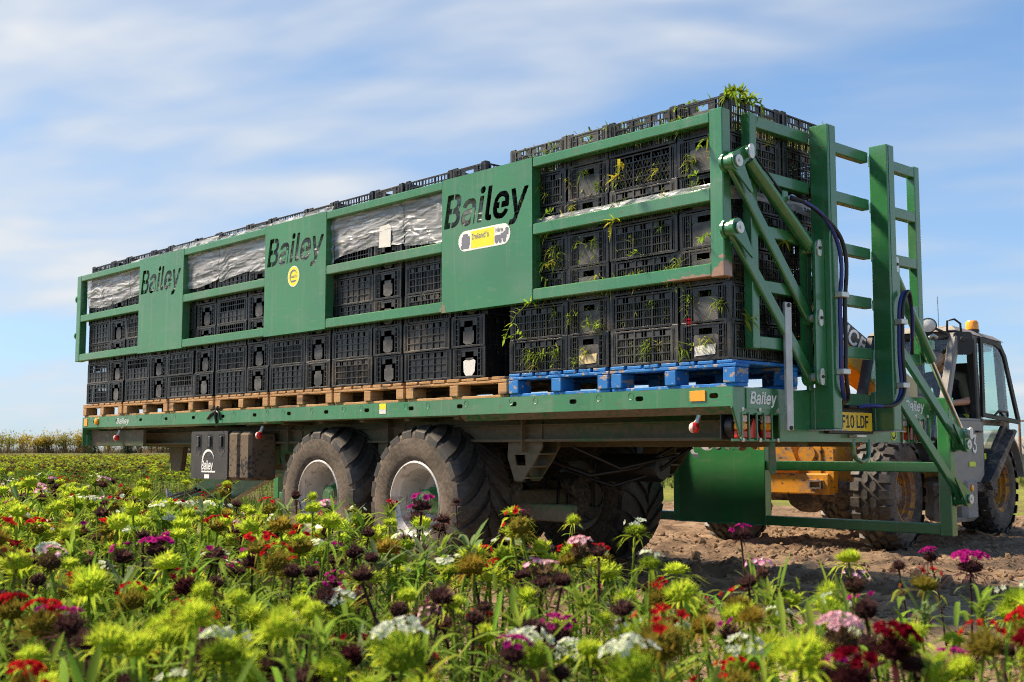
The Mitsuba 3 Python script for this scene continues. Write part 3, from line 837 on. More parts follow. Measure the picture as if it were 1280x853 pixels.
def gate(side):
    """side 0 near (raised), 1 far (swung down beyond the bed)."""
    GK = f'{TR}__side_gate' if side == 0 else f'{TR}__lowered_side_gate'
    yo, s, dz = (-0.06, 1, 0.0) if side == 0 else (2.81, -1, -1.70)
    off = UP + [0, 0, dz]

    def gp(name, m, material='gate_paint' if side == 0 else GP, label=None, parent=GK):
        k = put(f'{parent}__{name}', m, material, False, off)
        if label:
            labels[k] = {'label': label}
        return k
    d = 0.085
    ya, yb = sorted((yo, yo + s * d))
    gp('end_post', Mesh().box(XP[8], XP[9], ya, yb, ZB - 0.008, ZT + 0.012, 0.006))
    gp('end_post', Mesh().box(XP[0], XP[1], ya, yb, ZB - 0.004, ZT, 0.006))
    for x0, x1 in ((XP[1], XP[2]), (XP[3], XP[4]), (XP[5], XP[6]), (XP[7], XP[8])):
        for z0, z1 in ((ZB, 0.757), (1.145, 1.225), (1.637, ZT)):
            y0, y1 = sorted((yo + s * 0.003, yo + s * (d - 0.008)))
            gp('rail', Mesh().box(x0 + 0.001, x1 - 0.001, y0, y1, z0, z1, 0.006))
    for x0, x1, t0, t1 in ((XP[2], XP[3], -7.86, -6.94), (XP[4], XP[5], -5.235, -4.295), (XP[6], XP[7], -2.645, -1.695)):
        if side == 0:
            cut = letters(t0, t1)
        else:                                   # read from the far side
            cut = affinity.scale(letters(-t1 - 0, -t0 - 0), -1, 1, origin=(0, 0))
        sheet = sbox(x0, ZB - 0.006, x1, ZT + 0.004).difference(cut)
        m = Mesh().prism(sheet, [0, yo, 0], X, Z, -0.006 * s)
        y0, y1 = sorted((yo + s * 0.0065, yo + s * d))
        for a, b in ((x0, x0 + 0.008), (x1 - 0.008, x1)):
            m.box(a, b, y0, y1, ZB, ZT, 0.001)
        for z0, z1 in ((ZB - 0.005, ZB + 0.003), (ZT - 0.005, ZT + 0.003)):
            m.box(x0 + 0.009, x1 - 0.009, y0, y1, z0, z1, 0.001)
        gp('panel', m)
    # lugs at the rear post that carry the arms
    yc = yo + s * 0.008
    for z in (1.36, 0.95):
        m = Mesh()
        for x0 in (0.022, 0.085):
            m.prism(stadium((yc, z - (0.0 if side == 0 else 0.0)), (yc, z), 0.058), [x0, 0, 0], Y, Z, 0.018)
        m.box(0.017, 0.0215, yc - 0.02, yc + 0.07 if side == 0 else yc + 0.02, z - 0.06, z + 0.06, 0.001)
        m.cyl([0.018, yc, z], [0.128, yc, z], 0.03, 16)
        gp('arm_lug', m)
        mm = Mesh().lathe([(0.0, 0.0), (0.036, 0.0), (0.036, 0.010), (0.0, 0.010)], [0.127, yc, z], X, 24)
        mm.lathe([(0.0, 0.0), (0.010, 0.0), (0.010, 0.006), (0.0, 0.006)], [0.137, yc, z], X, 6)
        gp('pin', mm, 'pin_steel')
    if side == 0:
        # marks on the near gate
        m = Mesh().prism(stadium((-2.39, 1.195), (-1.965, 1.195), 0.078), [0, yo - 0.0005, 0], X, Z, 0.001)
        k = gp('pill_sticker', m, 'white_print', 'long rounded yellow and white sticker on the rear gate panel')
        GS = f'{GK}__pill_sticker'
        m = Mesh().prism(stadium((-2.39, 1.195), (-1.965, 1.195), 0.066).intersection(sbox(-2.32, 1.0, -2.06, 1.4)), [0, yo - 0.0017, 0], X, Z, 0.0006)
        put(f'{GK}__sticker_field', m, 'yellow_print', False, off)
        put(f'{GK}__sticker_words', Mesh().prism(fit_text("Ireland's", -2.31, -2.12, 1.198, 0.040, True), [0, yo - 0.0025, 0], X, Z, 0.0005), 'grey_print', False, off)
        put(f'{GK}__sticker_words', Mesh().prism(fit_text('Hire', -2.045, -1.965, 1.216, 0.030, True), [0, yo - 0.0025, 0], X, Z, 0.0005), 'grey_print', False, off)
        for rects, dots in (([(-2.425, -2.34, 1.16, 1.225), (-2.435, -2.35, 1.14, 1.162), (-2.41, -2.36, 1.226, 1.245)], [-2.42, -2.36]),
                            ([(-2.05, -1.99, 1.155, 1.19), (-1.985, -1.93, 1.165, 1.20), (-1.935, -1.91, 1.19, 1.235), (-1.955, -1.935, 1.20, 1.212)], [-2.035, -1.995, -1.95])):
            pic = unary_union([rrect(*q, 0.006).buffer(0.004) for q in rects] + [Point(x, 1.148).buffer(0.016, 10) for x in dots])
            put(f'{GK}__sticker_picture', Mesh().prism(pic, [0, yo - 0.0025, 0], X, Z, 0.0005), 'grey_print', False, off)
        m = Mesh().prism(Point(-4.775, 1.187).buffer(0.095, 24), [0, yo - 0.0005, 0], X, Z, 0.001)
        gp('round_sticker', m, 'white_print', 'round yellow sticker below the letters of the middle gate panel')
        m = Mesh().prism(Point(-4.775, 1.187).buffer(0.088, 24), [0, yo - 0.0017, 0], X, Z, 0.0006)
        put(f'{GK}__sticker_disc', m, 'yellow_print', False, off)
        disc = Point(-4.775, 1.187).buffer(0.062, 20)
        m = Mesh().prism(disc.difference(Point(-4.765, 1.175).buffer(0.056, 20)), [0, yo - 0.0025, 0], X, Z, 0.0005)
        m.prism(disc.intersection(sbox(-5, 1.13, -4.5, 1.15)), [0, yo - 0.0025, 0], X, Z, 0.0005)
        m.prism(fit_text("Ireland's", -4.83, -4.72, 1.172, 0.026, True), [0, yo - 0.0025, 0], X, Z, 0.0005)
        put(f'{GK}__sticker_print', m, 'grey_print', False, off)
        for z in (1.43, 0.99):
            m = Mesh().lathe([(0.0, 0.0), (0.05, 0.0), (0.05, 0.03), (0.0, 0.03)], [-9.575, -0.02, z], -X, 20)
            gp('roller', m)
    return GK


gate(0)
gate(1)
# swinging arms and rams between masts and gates: near ones raised, far ones lowered
def arm(p, q, x0, x1, name, thick=0.08):
    p, q = np.array(p), np.array(q)
    m = Mesh().bar([(x0 + x1) / 2, *p], [(x0 + x1) / 2, *q], x1 - x0, thick, up=np.cross([0, *(q - p)], X), c=0.012)
    for e in (p, q):
        m.cyl([x0 - 0.004, *e], [x1 + 0.004, *e], thick * 0.60, 20)
    return tp(name, m, smooth=30)


def taper_plate(p, q, x, r0, r1, name):
    k = tp(name, Mesh().prism(stadium(p, tuple(np.array(p) + 0.33 * (np.array(q) - np.array(p))), r0, r1), [x, 0, 0], Y, Z, 0.014))
    return k


for near in (True, False):
    ym, ye = (0.775, -0.052) if near else (1.765, 2.802)
    dz = 0.0 if near else -1.70
    s = -1 if near else 1
    a_top, a_low = (ye, 1.36 + dz), (ye, 0.95 + dz)
    m_top, m_low = (ym, 0.465), (ym, 0.085)
    arm(m_top, a_top, 0.046, 0.080, 'gate_arm')
    arm(m_low, a_low, 0.046, 0.080, 'gate_arm')
    for e, mm_ in ((a_top, m_top), (a_low, m_low)):
        tp('arm_cheek', Mesh().prism(stadium(e, tuple(np.array(e) + 0.18 * (np.array(mm_) - np.array(e))), 0.060, 0.012), [0.104, 0, 0], Y, Z, 0.014))
    # link plate on the mast that holds the pivots
    for x in (0.03, 0.130):
        pl = unary_union([stadium((ym, 0.085), (ym, 0.465), 0.055), stadium((ym, 0.465), (ym, 0.93), 0.045)])
        pl = pl.union(sbox(*sorted((ym, ym - s * 0.062))[:1], 0.03, sorted((ym, ym - s * 0.062))[1], 0.98))
        tp('pivot_plate', Mesh().prism(pl, [x, 0, 0], Y, Z, 0.016))
    for z in (0.085, 0.465, 0.92):
        m = Mesh().cyl([0.03, ym, z], [0.15, ym, z], 0.028, 14)
        m.prism(stadium((ym, z - 0.032), (ym, z + 0.032), 0.022), [0.147, 0, 0], Y, Z, 0.008)
        tp('pivot_pin', m, 'pin_steel')
        tp('bolt', Mesh().lathe([(0.011, 0.0), (0.011, 0.007), (0.0, 0.008)], [0.1555, ym, z], X, 6), 'black_steel')
    # hydraulic ram from the top pivot to an ear on the upper arm
    top = np.array([ym, 0.92])
    ear = np.array(a_top) + (np.array([-0.045 * s * -1, 0.075]) if near else np.array([-0.012, 0.085]))
    if near:
        ear = np.array([0.045, 1.43])
    d = ear - top
    RK = numbered(f'{TR}__hydraulic_ram')
    barrel_end = top + d * (0.93 if near else 0.55)
    put(f'{RK}__barrel', Mesh().cyl([0.09, *(top + d * 0.02)], [0.09, *barrel_end], 0.042, 22), GP, 30, UP)
    put(f'{RK}__rod', Mesh().cyl([0.09, *(barrel_end - d * 0.02)], [0.09, *(ear - d * 0.03)], 0.019, 16), 'chrome', 30, UP)
    put(f'{RK}__end_eye', Mesh().cyl([0.055, *ear], [0.15, *ear], 0.036, 20), GP if near else 'galvanised', 30, UP)
    tp('ram_ear', Mesh().prism(stadium(tuple(ear), tuple(np.array(a_top)), 0.042, 0.056), [0.119, 0, 0], Y, Z, 0.006))
    tp('pivot_pin', Mesh().prism(stadium(tuple(ear - [0, 0.02]), tuple(ear + [0, 0.02]), 0.026), [0.150, 0, 0], Y, Z, 0.010), 'pin_steel')
    # hard line along the barrel, port block and hoses to the mast
    n = unit(np.array([-d[1], d[0]])) * (1 if near else -1) * (1 if near else 1)
    if n[1] < 0:
        n = -n
    p0, p1 = top + d * 0.52 + n * 0.06, top + d * (0.90 if near else 0.50) + n * 0.055
    put(f'{RK}__hard_line', Mesh().tube([[0.11, *p0], [0.11, *p1], [0.10, *(p1 - n * 0.02 + unit(d) * 0.02)]], 0.007, 8), 'black_steel', True, UP)
    put(f'{RK}__port_block', Mesh().cbox([0.10, *(top + d * 0.49 + n * 0.06)], [0.022, 0.03, 0.035], c=0.006), GP, False, UP)
    fit = top + d * 0.45 + n * 0.07
    put(f'{RK}__fitting', Mesh().tube([[0.11, *fit], [0.125, *(fit + [0.03, 0.02])], [0.14, *(fit + [0.06, 0.0])]], 0.014, 8), 'galvanised', True, UP)

for mt, dx, nm in (('hose_blue', 0.0, 'hydraulic_hose'), ('hose_black', 0.030, 'hydraulic_hose')):
    # near mast
    fx = 0.215 + dx * 0.6
    pts = [[0.14, 0.48, 1.21], [0.17, 0.58, 1.19], [0.20, 0.75, 1.12], [fx, 0.88 + dx, 0.98], [fx + 0.01, 0.915 + dx, 0.80], [fx, 0.905 + dx, 0.60], [fx, 0.90 + dx, 0.3], [fx, 0.90 + dx, 0.05], [fx - 0.01, 0.93 + dx, -0.02], [0.17, 1.0 + dx, -0.06], [0.10, 1.06 + dx, -0.08]]
    cs = np.array(pts)
    from scipy.interpolate import CubicSpline
    tt = np.r_[0, np.cumsum(np.linalg.norm(np.diff(cs, axis=0), axis=1))]
    sm = CubicSpline(tt, cs)(np.linspace(0, tt[-1], 60))
    tp(nm, Mesh().tube(sm, 0.0135, 8), mt, smooth=True)
    pts = [[0.12, 2.0, 0.30], [0.15, 1.95, 0.42], [0.20, 1.86, 0.62], [fx, 1.76, 0.72], [fx + 0.005, 1.68 + dx * 0.4, 0.66], [fx, 1.655 + dx * 0.4, 0.5], [fx, 1.65 + dx * 0.4, 0.2], [fx, 1.65 + dx * 0.4, 0.02], [fx, 1.60, -0.05], [0.20, 1.42, -0.09], [0.12, 1.25, -0.10]]
    cs = np.array(pts)
    tt = np.r_[0, np.cumsum(np.linalg.norm(np.diff(cs, axis=0), axis=1))]
    sm = CubicSpline(tt, cs)(np.linspace(0, tt[-1], 60))
    tp(nm, Mesh().tube(sm, 0.0135, 8), mt, smooth=True)
for y, z in ((0.905, 0.62), (0.90, 0.12), (1.66, 0.50), (1.66, 0.06)):
    tp('hose_clamp', Mesh().box(0.192, 0.25, y - 0.03, y + 0.055, z - 0.018, z + 0.018, 0.004), 'pin_steel')

# ------------------------------------------------------------------ pallets
ORD = ['first', 'second', 'third', 'fourth', 'fifth', 'sixth', 'seventh']


def pallet(name, x0, x1, y0, y1, material, label, group, seed):
    r = np.random.default_rng(seed)
    PK = thing(name, label, 'pallet', group)
    h = 0.165 if name.startswith('blue') else 0.155
    z0 = 0.001

    def j(a=0.004):
        return r.uniform(-a, a)
    xs = [x0 + 0.05, (x0 + x1) / 2, x1 - 0.05]
    ys = [y0 + 0.07, (y0 + y1) / 2, y1 - 0.07]
    bw = 0.05
    for y in ys:
        for x in xs:
            put(f'{PK}__block', Mesh().box(x - bw + j(), x + bw + j(), y - 0.068, y + 0.068, z0 + 0.023, z0 + h - 0.045, 0.006), material, False, UP)
    for y in ys:
        put(f'{PK}__bottom_board', Mesh().box(x0 + j(), x1 + j(), y - 0.05, y + 0.05, z0, z0 + 0.022, 0.004), material, False, UP)
        put(f'{PK}__stringer_board', Mesh().box(x0 + j(), x1 + j(), y - 0.069, y + 0.069, z0 + h - 0.044, z0 + h - 0.023, 0.004), material, False, UP)
    n = 7
    for i in range(n):
        a = x0 + (x1 - x0) * i / n
        b = a + (x1 - x0) / n - 0.022
        put(f'{PK}__top_board', Mesh().box(a + 0.002, b, y0 + j(), y1 + j(), z0 + h - 0.022, z0 + h + j(0.002), 0.004), material, False, UP)
    return PK


BLUE = [(-0.985, 0.035), (-1.985, -1.005)]
BROWN = [(-3.20, -2.005), (-4.215, -3.235), (-5.26, -4.245), (-6.285, -5.295), (-7.265, -6.325), (-8.37, -7.305), (-9.46, -8.405)]
for i, (a, b) in enumerate(BLUE):
    for j, (y0, y1) in enumerate(((0.01, 1.21),)):
        where = 'at the rear corner of the trailer bed' if i == 0 else 'next to the brown pallets'
        pallet('blue_pallet', a, b, y0, y1, 'pallet_blue', f'blue painted wooden pallet {where}', 'blue pallets under the crates', 10 + i * 2 + j)
for i, (a, b) in enumerate(BROWN):
    for j, (y0, y1) in enumerate(((0.01, 1.21),)):
        pallet('brown_pallet', a, b, y0, y1, 'pallet_wood', f'{ORD[i]} brown wooden pallet counted from the blue ones', 'brown pallets under the crates', 30 + i * 2 + j)

# ------------------------------------------------------------------ crates
CH, CL, CW = 0.2365, 0.585, 0.385               # pitch in height, length, width


def crate_wall(m, length, along, across, org, style, rs):
    """One side wall: u along, outward = across; org is the middle of its bottom edge on the outer face."""
    def b(u0, u1, z0, z1, d0, d1, c=0.0):
        ctr = org + along * (u0 + u1) / 2 + Z * (z0 + z1) / 2 - across * (d0 + d1) / 2
        m.cbox(ctr, [abs(u1 - u0) / 2, abs(d1 - d0) / 2, (z1 - z0) / 2], np.array([along, across, Z]), c)
    h = length / 2
    H = CH - 0.004
    b(-h, h, 0.0, 0.016, 0.0, 0.022, 0.002)
    b(-h + 0.04, h - 0.04, H - 0.014, H - 0.002, 0.0, 0.016, 0.002)
    for s in (-1, 1):                           # corner posts with ribs and a raised top
        u = s * (h - 0.026)
        b(u - 0.026, u + 0.026, 0.0, H, 0.010, 0.024)
        for du in (-0.023, -0.008, 0.008, 0.023):
            b(u + du - 0.003, u + du + 0.003, 0.012, H, 0.0, 0.010)
        b(u - 0.026, u + 0.026, H - 0.02, H + 0.012, 0.001, 0.022, 0.004)
    e = h - 0.055
    if style == 'end':                          # short side with its smooth panel and hand hole
        for s in (-1, 1):
            for k in range(3):
                u = s * (0.112 + k * 0.018)
                b(u - 0.004, u + 0.004, 0.016, H - 0.015, 0.006, 0.012)
            b(*sorted((s * 0.10, s * 0.108)), 0.016, H - 0.015, 0.0, 0.014)
        for z in (0.055, 0.10, 0.145, 0.185):
            b(-e, -0.105, z - 0.003, z + 0.003, 0.001, 0.013)
            b(0.105, e, z - 0.003, z + 0.003, 0.001, 0.013)
        b(-0.10, 0.10, H - 0.030, H - 0.014, 0.004, 0.012)
        b(-0.10, -0.05, H - 0.068, H - 0.030, 0.006, 0.012)
        b(0.05, 0.10, H - 0.068, H - 0.030, 0.006, 0.012)
        return
    cols = np.linspace(-e, e, 4)
    for u in cols:
        b(u - 0.006, u + 0.006, 0.016, H - 0.014, 0.0, 0.014)
    for u in (cols[:-1] + cols[1:]) / 2:
        b(u - 0.003, u + 0.003, 0.016, H - 0.014, 0.004, 0.013)
    for z in (0.07, 0.125, 0.178):
        b(-e, e, z - 0.0035, z + 0.0035, 0.001, 0.013)
    if style == 'slats':
        for a, c in zip(cols[:-1], cols[1:]):
            for u in np.linspace(a + 0.014, c - 0.014, 8):
                b(u - 0.0034, u + 0.0034, 0.016, 0.178, 0.007, 0.010)
            for s in (a + 0.030, c - 0.030):
                b(s - 0.026, s + 0.026, 0.181, 0.215, 0.006, 0.010)
    elif style == 'cross':
        for a, c in zip(cols[:-1], cols[1:]):
            for k in range(7):
                for sg in (-1, 1):
                    u0 = a + (c - a) * (k - 1.5) / 5
                    p = np.array([u0, 0.02]) if sg > 0 else np.array([u0, 0.205])
                    q = p + np.array([0.11, 0.185 * sg])
                    tl, th = (a - p[0]) / 0.11, (c - p[0]) / 0.11
                    tl, th = max(0, tl), min(1, th)
                    if th - tl > 0.05:
                        p, q = p + (q - p) * tl, p + (q - p) * th
                        P, Q = org + along * p[0] + Z * p[1] - across * 0.008, org + along * q[0] + Z * q[1] - across * 0.008
                        m.bar(P, Q, 0.005, 0.005, up=across, c=0)
    elif style == 'rails':                      # open wire-like upper part, closed lower part
        b(-e, e, 0.016, 0.13, 0.008, 0.012)
        for u in np.linspace(-e, e, 13):
            b(u - 0.003, u + 0.003, 0.13, H - 0.014, 0.003, 0.012)
    else:
        b(-e, e, 0.016, 0.178, 0.009, 0.013)
        for u in np.linspace(-e + 0.03, e - 0.03, 6):
            b(u - 0.022, u + 0.022, 0.178, H - 0.012, 0.008, 0.012)


_crates = {}


def crate_mesh(style):
    if style not in _crates:
        m = Mesh()
        hl, hw = CL / 2, CW / 2
        crate_wall(m, CL, X, -Y, np.array([0, -hw, 0.0]), style, 0)
        crate_wall(m, CL, X, Y, np.array([0, hw, 0.0]), style, 0)
        crate_wall(m, CW, Y, X, np.array([hl, 0, 0.0]), 'end', 0)
        crate_wall(m, CW, Y, -X, np.array([-hl, 0, 0.0]), 'end', 0)
        m.box(-hl + 0.014, hl - 0.014, -hw + 0.014, hw - 0.014, 0.004, 0.012, 0.0)
        bodies = [mikit.ply(m.mesh(), q, False) for q in ('crate_plastic', 'crate_faded', 'crate_soiled')]
        panels = []
        for s, nm in ((1, 'end_panel'), (-1, 'end_panel_001')):
            poly = Polygon([(-0.098, 0.018), (0.098, 0.018), (0.098, 0.15), (0.085, 0.163), (0.06, 0.163), (-0.06, 0.163), (-0.085, 0.163), (-0.098, 0.15)])
            if style in ('solid', 'rails'):
                poly = Polygon([(-0.03, 0.022), (0.03, 0.022), (0.062, 0.04), (0.062, 0.125), (0.045, 0.125), (0.045, 0.155), (-0.045, 0.155), (-0.045, 0.125), (-0.062, 0.125), (-0.062, 0.04)])
            q = Mesh().prism(poly, [s * (hl - 0.010), 0, 0], Y * s, Z, 0.004)
            panels.append((nm, mikit.ply(q.mesh(), 'crate_panel', False)))
        _crates[style] = (bodies, panels)
    return _crates[style]


def place_crate(x, y, z, turned, style, label, group, paper=None):
    bodies, panels = crate_mesh(style)
    body = bodies[rc.choice(3, p=[.72, .12, .16])]
    x, y, tilt = x + rc.normal(0, .0035), y + rc.uniform(-.004, .010), rc.normal(0, .55)
    CK = thing('crate', label, 'crate', group)
    m = T().translate([x, y, DECK + z]).rotate([0, 0, 1], float(np.clip(tilt, -1.1, 1.1)))
    if turned:
        m = m @ T().rotate([0, 0, 1], 90)
    scene[CK] = {**body, 'to_world': m}
    for nm, pl in panels:
        scene[f'{CK}__{nm}'] = {**pl, 'to_world': m}
    if paper:
        yo = y - (CL / 2 if turned else CW / 2)
        if paper == 'shield':
            poly = Polygon([(x - 0.07, z + 0.13), (x - 0.045, z + 0.14), (x, z + 0.133), (x + 0.05, z + 0.14), (x + 0.07, z + 0.13), (x + 0.062, z + 0.05), (x + 0.03, z + 0.018), (x - 0.04, z + 0.018), (x - 0.066, z + 0.05)])
        else:
            poly = Polygon([(x - 0.085, z + 0.03), (x + 0.075, z + 0.036), (x + 0.08, z + 0.10), (x - 0.082, z + 0.092)])
        kk = f'{CK}__paper_label'
        put(kk, Mesh().prism(poly, [0, yo + 0.002, 0], X, Z, 0.0015), 'paper_cream' if paper == 'cream' else 'paper_white', False, UP)
        labels[kk] = {'label': 'cream paper label' if paper == 'cream' else 'white paper label'}


TIER = ['bottom', 'second', 'third', 'fourth', 'fifth', 'sixth', 'top']
rc = np.random.default_rng(5)
NT = 7
ZB0 = 0.170                                    # top of the pallets

# rear group, on the blue pallets: from the rear end short, long, short, long
xs = -0.012
col = 0
for turned in (True, False, True, False):
    w = CW if turned else CL
    xc = xs - w / 2
    for t in range(NT):
        style = 'slats' if not (t == 5 and col == 1) else 'cross'
        paper = {(3, 0): None}.get((col, t))
        if t == 0 and col == 0:
            paper = 'white'
        if t == 0 and col == 2:
            paper = 'cream'
        lab = f"black crate, {'short' if turned else 'long'} side out, {TIER[t]} tier, {ORD[col]} column from the trailer's rear end"
        place_crate(xc + rc.uniform(-.003, .003), 0.022 + (CL if turned else CW) / 2 + rc.uniform(-.004, .004), ZB0 + t * CH, turned, style, lab, 'plant filled crates on the blue pallets', paper)
    xs -= w + 0.008
    if col == 1:
        xs -= 0.006
    col += 1
REAR_END = xs
for c, yc in enumerate((0.022 + CL * 1.5 + 0.01,)):
    for t in range(NT):
        place_crate(-0.012 - CW / 2, yc, ZB0 + t * CH, True, 'slats', f"black crate behind the ladder frame, {TIER[t]} tier, second stack from the near side", 'crates at the rear end face')

# front group, on the brown pallets
xs = -2.255
col = 0
STY = ['solid', 'solid', 'rails', 'solid', 'slats']
pitch = 7.17 / 7
FRONT = []
for k in range(14):
    turned = k % 2 == 0
    w = CW if turned else CL
    xc = xs - w / 2
    for t in range(NT):
        style = STY[(k * 3 + t * 2 + (t * k) % 3) % 5] if not turned else 'solid'
        if t == NT - 1:
            style = 'rails'
        nth = f'{ORD[k // 2]} {"short" if turned else "long"}-sided column'
        lab = f"black crate on the brown pallets, {TIER[t]} tier, {nth} from the gap"
        place_crate(xc + rc.uniform(-.004, .004), 0.025 + (CL if turned else CW) / 2 + rc.uniform(-.005, .005), ZB0 - 0.008 + t * (CH - 0.002), turned, style, lab, 'crates on the brown pallets', 'shield' if (k == 0 and t == 0) else None)
    xs -= pitch * (CW if turned else CL) / (CW + CL)
FRONT_END = xs
for t in range(NT):
    place_crate(-2.255 - CW / 2, 0.025 + CL * 1.5 + 0.01, ZB0 - 0.008 + t * (CH - 0.002), True, 'solid', f'black crate inside the gap between both loads, {TIER[t]} tier, second from the near side', 'crates facing the gap')

# everything packed behind those faces
m = Mesh()


def plain_crate(x0, x1, y0, y1, z):
    for a in ((x0, x0 + 0.014, y0, y1), (x1 - 0.014, x1, y0, y1), (x0 + 0.014, x1 - 0.014, y0, y0 + 0.014), (x0 + 0.014, x1 - 0.014, y1 - 0.014, y1)):
        m.box(*a, z + 0.002, z + CH - 0.006, 0.0)
    m.box(x0 + 0.014, x1 - 0.014, y0 + 0.014, y1 - 0.014, z + 0.004, z + 0.012, 0.0)


ny = 4
for (xa, xb, n) in ((REAR_END + 0.01, -0.012 - CW - 0.008, 3), (FRONT_END, -2.255 - CW - 0.01, 11)):
    ex = np.linspace(xa, xb, n + 1)
    for t in range(NT):
        for i in range(n):
            for y0 in (0.622, 0.918):
                plain_crate(ex[i] + 0.004, ex[i + 1] - 0.004, y0, y0 + 0.29, ZB0 - 0.004 + t * CH)
put('packed_crates', m, 'crate_plastic', False, UP)
setting('packed_crates', 'black crates packed inside the load behind the outer stacks', 'stuff')

# stretch film round the front load
rf = np.random.default_rng(8)
FILM = [(-2.262, -3.215, 1.27, 1.66), (-3.225, -4.222, 1.29, 1.70), (-4.232, -5.23, 1.26, 1.74), (-5.24, -6.24, 1.30, 1.73), (-6.25, -7.25, 1.33, 1.75), (-7.26, -8.25, 1.32, 1.72), (-8.26, -9.40, 1.31, 1.70)]


def film_sheet(x0, x1, z0, z1, y):
    us = np.linspace(0, 1, 90)
    ws = np.linspace(0, 1, 40)
    g, h = np.meshgrid(us, ws, indexing='ij')
    xx = x1 + (x0 - x1) * g
    lo = z0 + 0.05 * (meshkit.fbm(np.stack([xx * 2.1, xx * 0, xx * 0], -1), 3, 5) - 0.5) + 0.04 * np.sin(xx * 3.0)
    zz = lo + (z1 - lo) * h
    wrp = meshkit.fbm(np.stack([xx * 3.0, zz * 3, zz * 0], -1), 3, 7)
    rid = 1 - np.abs(2 * meshkit.fbm(np.stack([xx * 2.2 + 2 * wrp, zz * 15 + 5 * wrp, zz * 0], -1), 3, 2) - 1)
    yy = y - 0.016 * rid ** 3 - 0.004 - 0.006 * wrp
    v = np.stack([xx, yy, zz], -1).reshape(-1, 3)
    ny_ = len(ws)
    i = (np.arange(len(us) - 1)[:, None] * ny_ + np.arange(ny_ - 1)[None]).ravel()
    return v, np.vstack([np.stack([i, i + ny_, i + ny_ + 1], 1), np.stack([i, i + ny_ + 1, i + 1], 1)])


for i, (x0, x1, z0, z1) in enumerate(FILM):
    k = thing('stretch_wrap', f'clear wrinkled stretch film round the upper crates, {ORD[i]} stack in front of the gap', 'stretch film', 'stretch film on the crate stacks')
    v, f = film_sheet(x0, x1, z0, z1, 0.018)
    v2, f2 = film_sheet(x0, x1, z0 + 0.12, z1 + 0.02, 0.010)
    put(f'{k}__front_layer', (v, f), 'stretch_film', True, UP)
    put(f'{k}__second_layer', (v2, f2), 'stretch_film', True, UP)
k = thing('stretch_wrap', 'narrow band of bunched white stretch film round the rear crates', 'stretch film')
v, f = film_sheet(-0.01, -1.96, 1.18, 1.262, 0.012)
put(f'{k}__front_layer', (v, f), 'stretch_film', True, UP)
put(f'{k}__second_layer', (v + [0, -0.006, 0.006], f), 'stretch_film', True, UP)
v, f = film_sheet(0.02, 1.2, 1.15, 1.24, -0.0)
put(f'{k}__end_layer', (np.stack([-v[:, 1] - 0.005, v[:, 0], v[:, 2]], 1), f), 'stretch_film', True, UP)
put('paper_sheet', Mesh().prism(Polygon([(-3.56, 1.30), (-3.40, 1.29), (-3.395, 1.46), (-3.43, 1.485), (-3.55, 1.475)]), [0, -0.004, 0], X, Z, 0.002), 'paper_white', False, UP)
labels['paper_sheet'] = {'label': 'white paper sheet tucked behind the stretch film of a crate stack', 'category': 'paper sheet'}


# ------------------------------------------------------------------ plant geometry
def blades(P, D, Lg, Wd, bend, col, up=None, segs=2):
    """Batch of tapering leaf blades. P roots, D directions, bend: droop; col per blade. Returns v, f, colours."""
    n = len(P)
    D = D / (np.linalg.norm(D, axis=1, keepdims=True) + 1e-9)
    ref = np.where(np.abs(D[:, 2:3]) > 0.95, [[1.0, 0, 0]], [[0, 0, 1.0]])
    S = np.cross(D, ref)
    S /= np.linalg.norm(S, axis=1, keepdims=True) + 1e-9
    N = np.cross(S, D)
    ts = np.linspace(0, 1, segs + 1)
    rows = []
    for t in ts:
        w = Wd * (0.55 + 1.6 * t - 2.15 * t * t if segs > 2 else (1 - t) ** 0.8) if t < 1 else Wd * 0
        w = np.maximum(w, 0) * 0.5
        c = P + D * (Lg * t)[:, None] - np.array([0, 0, 1.0]) * (bend * Lg * t * t)[:, None]
        if t < 1:
            rows.append(c - S * w[:, None])
            if segs > 2:
                rows.append(c - N * (w * 0.35)[:, None])
            rows.append(c + S * w[:, None])
        else:
            rows.append(c)
    k = 3 if segs > 2 else 2
    nv = k * segs + 1
    v = np.stack(rows, 1).reshape(-1, 3)
    f = []
    for s in range(segs - 1):
        for q in range(k - 1):
            a = s * k + q
            f += [[a, a + 1, a + k + 1], [a, a + k + 1, a + k]]
    a = (segs - 1) * k
    for q in range(k - 1):
        f.append([a + q, a + q + 1, nv - 1])
    f = (np.array(f)[None] + (np.arange(n) * nv)[:, None, None]).reshape(-1, 3)
    return v, f, np.repeat(col, nv, 0)


class Plant:
    def __init__(self):
        self.v, self.f, self.c, self.n = [], [], [], 0

    def add(self, v, f, c):
        c = np.broadcast_to(np.asarray(c, float), (len(v), 3))
        self.v.append(v)
        self.f.append(np.asarray(f) + self.n)
        self.c.append(c)
        self.n += len(v)
        return self

    def tube(self, pts, r, col, n=5):
        m = Mesh().tube(pts, r, n, cap=False)
        return self.add(*m.mesh(), col)

    def arrays(self):
        return np.vstack(self.v), np.vstack(self.f), np.clip(np.vstack(self.c), 0.002, 0.9)


def put_plant(key, p, off=None):
    v, f, c = p.arrays() if isinstance(p, Plant) else p
    key = numbered(key)
    scene[key] = mikit.ply((v if off is None else v + np.asarray(off, float), f), 'plant', True, color=c)
    return key


def vary(col, n, r, a=0.18):
    c = np.tile(np.asarray(col, float), (n, 1))
    return c * (1 + r.uniform(-a, a, (n, 1))) * (1 + r.uniform(-a * 0.4, a * 0.4, (n, 3)))


